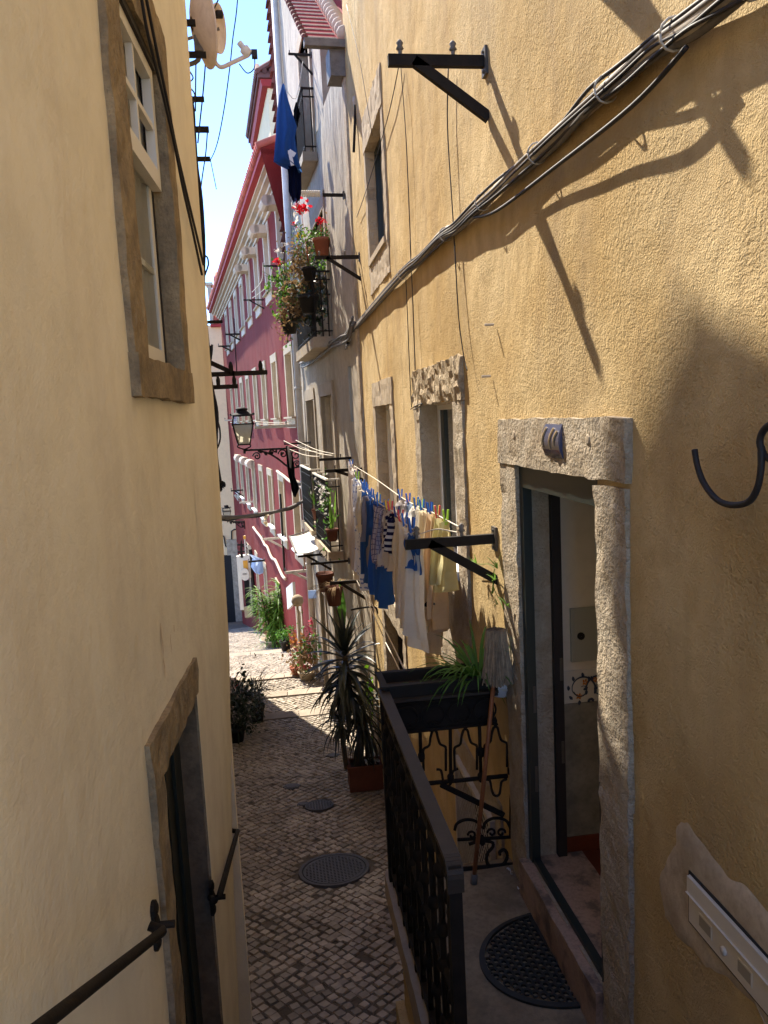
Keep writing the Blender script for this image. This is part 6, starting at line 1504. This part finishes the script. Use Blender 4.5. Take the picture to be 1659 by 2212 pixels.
tag(m.build('lime_plant','leaf_lime'),'sunlit lime green leafy plant glowing behind the spiky plant','plant')
m=MB(); random.seed(14)
for i in range(70): 
    q=Vector((random.uniform(.98,1.15),yc+random.uniform(-.02,.15),pz+random.uniform(0,.8))); m.blade(q,(random.gauss(0,.5),random.gauss(0,.3),random.gauss(0,1)),.12,.010,.8,3)
tag(m.build('dry_grass','leaf_dry'),'dry grass stalks between the spiky plants and the yellow wall','plant')
# hooked iron bar and strings near the wall
m=MB(); m.tube(smoothpath([atY(Z('G',*q),8.7) for q in ((255,1410),(330,1395),(420,1385),(465,1395),(478,1440))],4),.012,6); tag(m.build('hooked_bar','iron'),'bent iron bar sticking out above the spiky plant','bar')
for i,(a,b) in enumerate((((300,1110),(740,1985)),((280,1115),(525,1630)),((545,1680),(690,1985)))):
    cable('clothes_line',[smoothpath([atY(Z('G',*a),8.6),atY(Z('G',(a[0]+b[0])/2+6,(a[1]+b[1])/2),(8.6+4.4)/2 if i!=1 else 7.6),atY(Z('G',*b),4.4 if i!=1 else 6.8)],5)],'rope','slanting pale rope running down behind the trough, %s'%('right one' if i==0 else 'upper left one' if i==1 else 'lower left one'),'clothes line',.006,'clothes lines',4)
# --- dark plant on the left
g=atG((512,1602)); g.y+=0; print('leftplant',g)
g=Vector((g.x,g.y,gz(g.y)))
t=thing('dark_bush','dark bushy potted plant with two red tips against the left wall','potted plant',g); pot(t,g,.16,.26,'black_plastic')
random.seed(21); m=MB()
for i in range(150):
    a=random.uniform(-1.8,1.5); e=random.uniform(-.1,1.2); m.blade(g+UP*random.uniform(.2,.95)+Vector((random.uniform(-.1,.2),random.uniform(-.15,.25),0)),(math.cos(a)*math.cos(e),math.sin(a)*math.cos(e),math.sin(e)),random.uniform(.2,.5),.03,1.2,5)
m.build('leaves','leaf_dark',t)
m=MB(); m.cloud(g+UP*.6+Vector((.12,.1,0)),(.32,.3,.55),420,.04); m.build('foliage','leaf_dark',t)
m=MB()
for x_,y_ in ((507,1487),(532,1489)): q=atY((x_,y_),g.y+.1); m.blade(q,(.5,0,.5),.14,.05,.3,4)
m.build('red_tip','petal_red',t)
g2=Vector((g.x+.32,g.y+1.1,gz(g.y+1.1))); t=thing('dark_bush','second dark bush just behind, in a black pot on the shaded steps','potted plant',g2); pot(t,g2,.15,.3,'black_plastic')
m=MB()
for i in range(110):
    a=random.uniform(-2,2); e=random.uniform(.0,1.3); m.blade(g2+UP*random.uniform(.25,.6)+Vector((random.uniform(-.15,.1),random.uniform(-.15,.15),0)),(math.cos(a)*math.cos(e),math.sin(a)*math.cos(e),math.sin(e)),random.uniform(.25,.6),.022,1.,5)
m.build('leaves','leaf_dark',t)
# --- sunlit plants along the red wall
def floorpot(name,lab,px,r,h,mt_='black_plastic'):
    g=atG(px); g.z=gz(g.y); t=thing(name,lab,'potted plant',g); pot(t,g,r,h,mt_); return t,g
t,g=floorpot('bamboo_palm','tall bright green bamboo palm in a tub, lit by the sun at the red wall',(590,1398),.28,.25,'grey_cement'); random.seed(22)
print('palm',g)
m=MB(); H_=(1398-1255)*1.0/1662*g.y
tops=[]
for i in range(12):
    a=random.uniform(0,6.28); tp=g+Vector((math.cos(a)*.25+random.uniform(-.35,.25),math.sin(a)*.25,H_*random.uniform(.45,1.0))); tops.append(tp); m.tube(smoothpath([g+UP*.2,g.lerp(tp,.5)+Vector((0,0,.1)),tp],4),.025,5)
m.build('stems','stem',t)
m=MB()
for tp in tops:
    for i in range(60):
        a=random.uniform(0,6.28); e=random.uniform(-.4,1.1); m.k=0; m.blade(tp-UP*random.uniform(0,.9),(math.cos(a)*math.cos(e),math.sin(a)*math.cos(e),math.sin(e)),random.uniform(.35,.8),.06,1.6,5)
m.build('leaves','leaf_bright',t)
m=MB()
for tp in tops[:7]:
    for i in range(20): a=random.uniform(0,6.28); m.blade(tp-UP*random.uniform(.6,1.6)+Vector((.25,.2,0)),(math.cos(a),math.sin(a),.2),random.uniform(.3,.5),.05,2.,5)
m.build('dry_leaves','leaf_dry',t)
t,g=floorpot('small_bush','small green bush in a black pot on the sunny steps, nearest the palm',(618,1405),.17,.30)
m=MB(); m.cloud(g+UP*.45,(.25,.22,.25),160,.05); m.build('foliage','leaf_green',t)
t,g=floorpot('dark_shrub','dark glossy shrub beside the white house drainpipe',(650,1385),.2,.3)
m=MB(); m.cloud(g+UP*.9,(.42,.4,.7),330,.08); m.build('foliage','leaf_dark',t)
m=MB()
for i in range(16): a=random.uniform(0,6.28); m.blade(g+UP*1.25+Vector((-.15,0,0)),(math.cos(a),math.sin(a),1.),random.uniform(.3,.55),.13,.9,6)
for i in range(5): m.blade(g+UP*1.3+Vector((.35,0,0)),(random.gauss(0,.6),0,1.),.3,.1,.8,6)
m.build('broad_leaves','leaf_bright',t)
t,g=floorpot('geranium_pot','clay pot of dry orange and pink flowers on the sunny steps',(642,1458),.16,.2,'terracotta'); random.seed(25)
m=MB(); m.cloud(g+UP*.38,(.2,.2,.25),170,.04); m.build('foliage','leaf_dry',t)
m=MB(); m.cloud(g+UP*.42+Vector((.06,-.05,0)),(.14,.1,.2),24,.035); m.build('flowers','petal_pink',t)
t,g=floorpot('flower_box','stone box with mixed orange flowers and leaves at the foot of the drainpipe',(664,1468),.2,.2,'pale_stone'); random.seed(26)
m=MB(); m.cloud(g+UP*.55,(.3,.25,.5),260,.05); m.build('foliage','leaf_dry',t)
m=MB(); m.cloud(g+UP*.95+Vector((-.2,0,0)),(.16,.12,.18),34,.05); m.build('flowers','petal_orange',t)
m=MB(); m.cloud(g+UP*.8,(.35,.25,.5),70,.06); m.build('green_leaves','leaf_green',t)
m=MB(); m.cloud(g+UP*1.25+Vector((.15,0,0)),(.1,.1,.16),12,.06); m.cloud(g+UP*.4+Vector((-.02,-.1,0)),(.06,.1,.16),16,.04); m.build('pink_flowers','petal_pink',t)
m=MB(); q=atG((582,1388)); q.z=gz(q.y); m.lathe(q,[(.30,0),(.34,.13),(.30,.15),(.26,.06),(.001,.05)],20); tag(m.build('stone_basin','grey_cement',smooth=True),'low round stone basin on the sunny steps, left of the potted bushes','basin')
m=MB(); q=atY(Z('E',938,1390),g.y); m.lathe(q-UP*.14,[(.001,0),(.10,.03),(.14,.12),(.12,.22),(.05,.27),(.001,.28)],16); m.tube([q-UP*.14,Vector((q.x,q.y,gz(q.y)))],.02,6); tag(m.build('globe_lamp','pale_stone',smooth=True),'pale stone ball on a short post above the dark shrub','ornament')
m=MB(); a=atY(Z('E',808,1245),19.2);b=atY(Z('E',895,1420),17.5); z0_=b.z; 
m.hexa([a+Vector((0,0,-.55)),a+Vector((.06,0,-.55)),b+Vector((.06,0,0)),b+Vector((0,0,0)),a,a+Vector((.06,0,0)),b+Vector((.06,0,.5)),b+Vector((0,0,.5))]); tag(m.build('white_board','sun_white'),'white board standing in the sun above the dark shrub','board')
q=atY(Z('E',1108,1310),17.0); m=MB(); m.box(tuple(q-Vector((.09,.04,.1))),tuple(q+Vector((.09,.0,.08)))); tag(m.build('blue_box','cloth_paleblue'),'small sky blue box fixed to the white drainpipe','box')
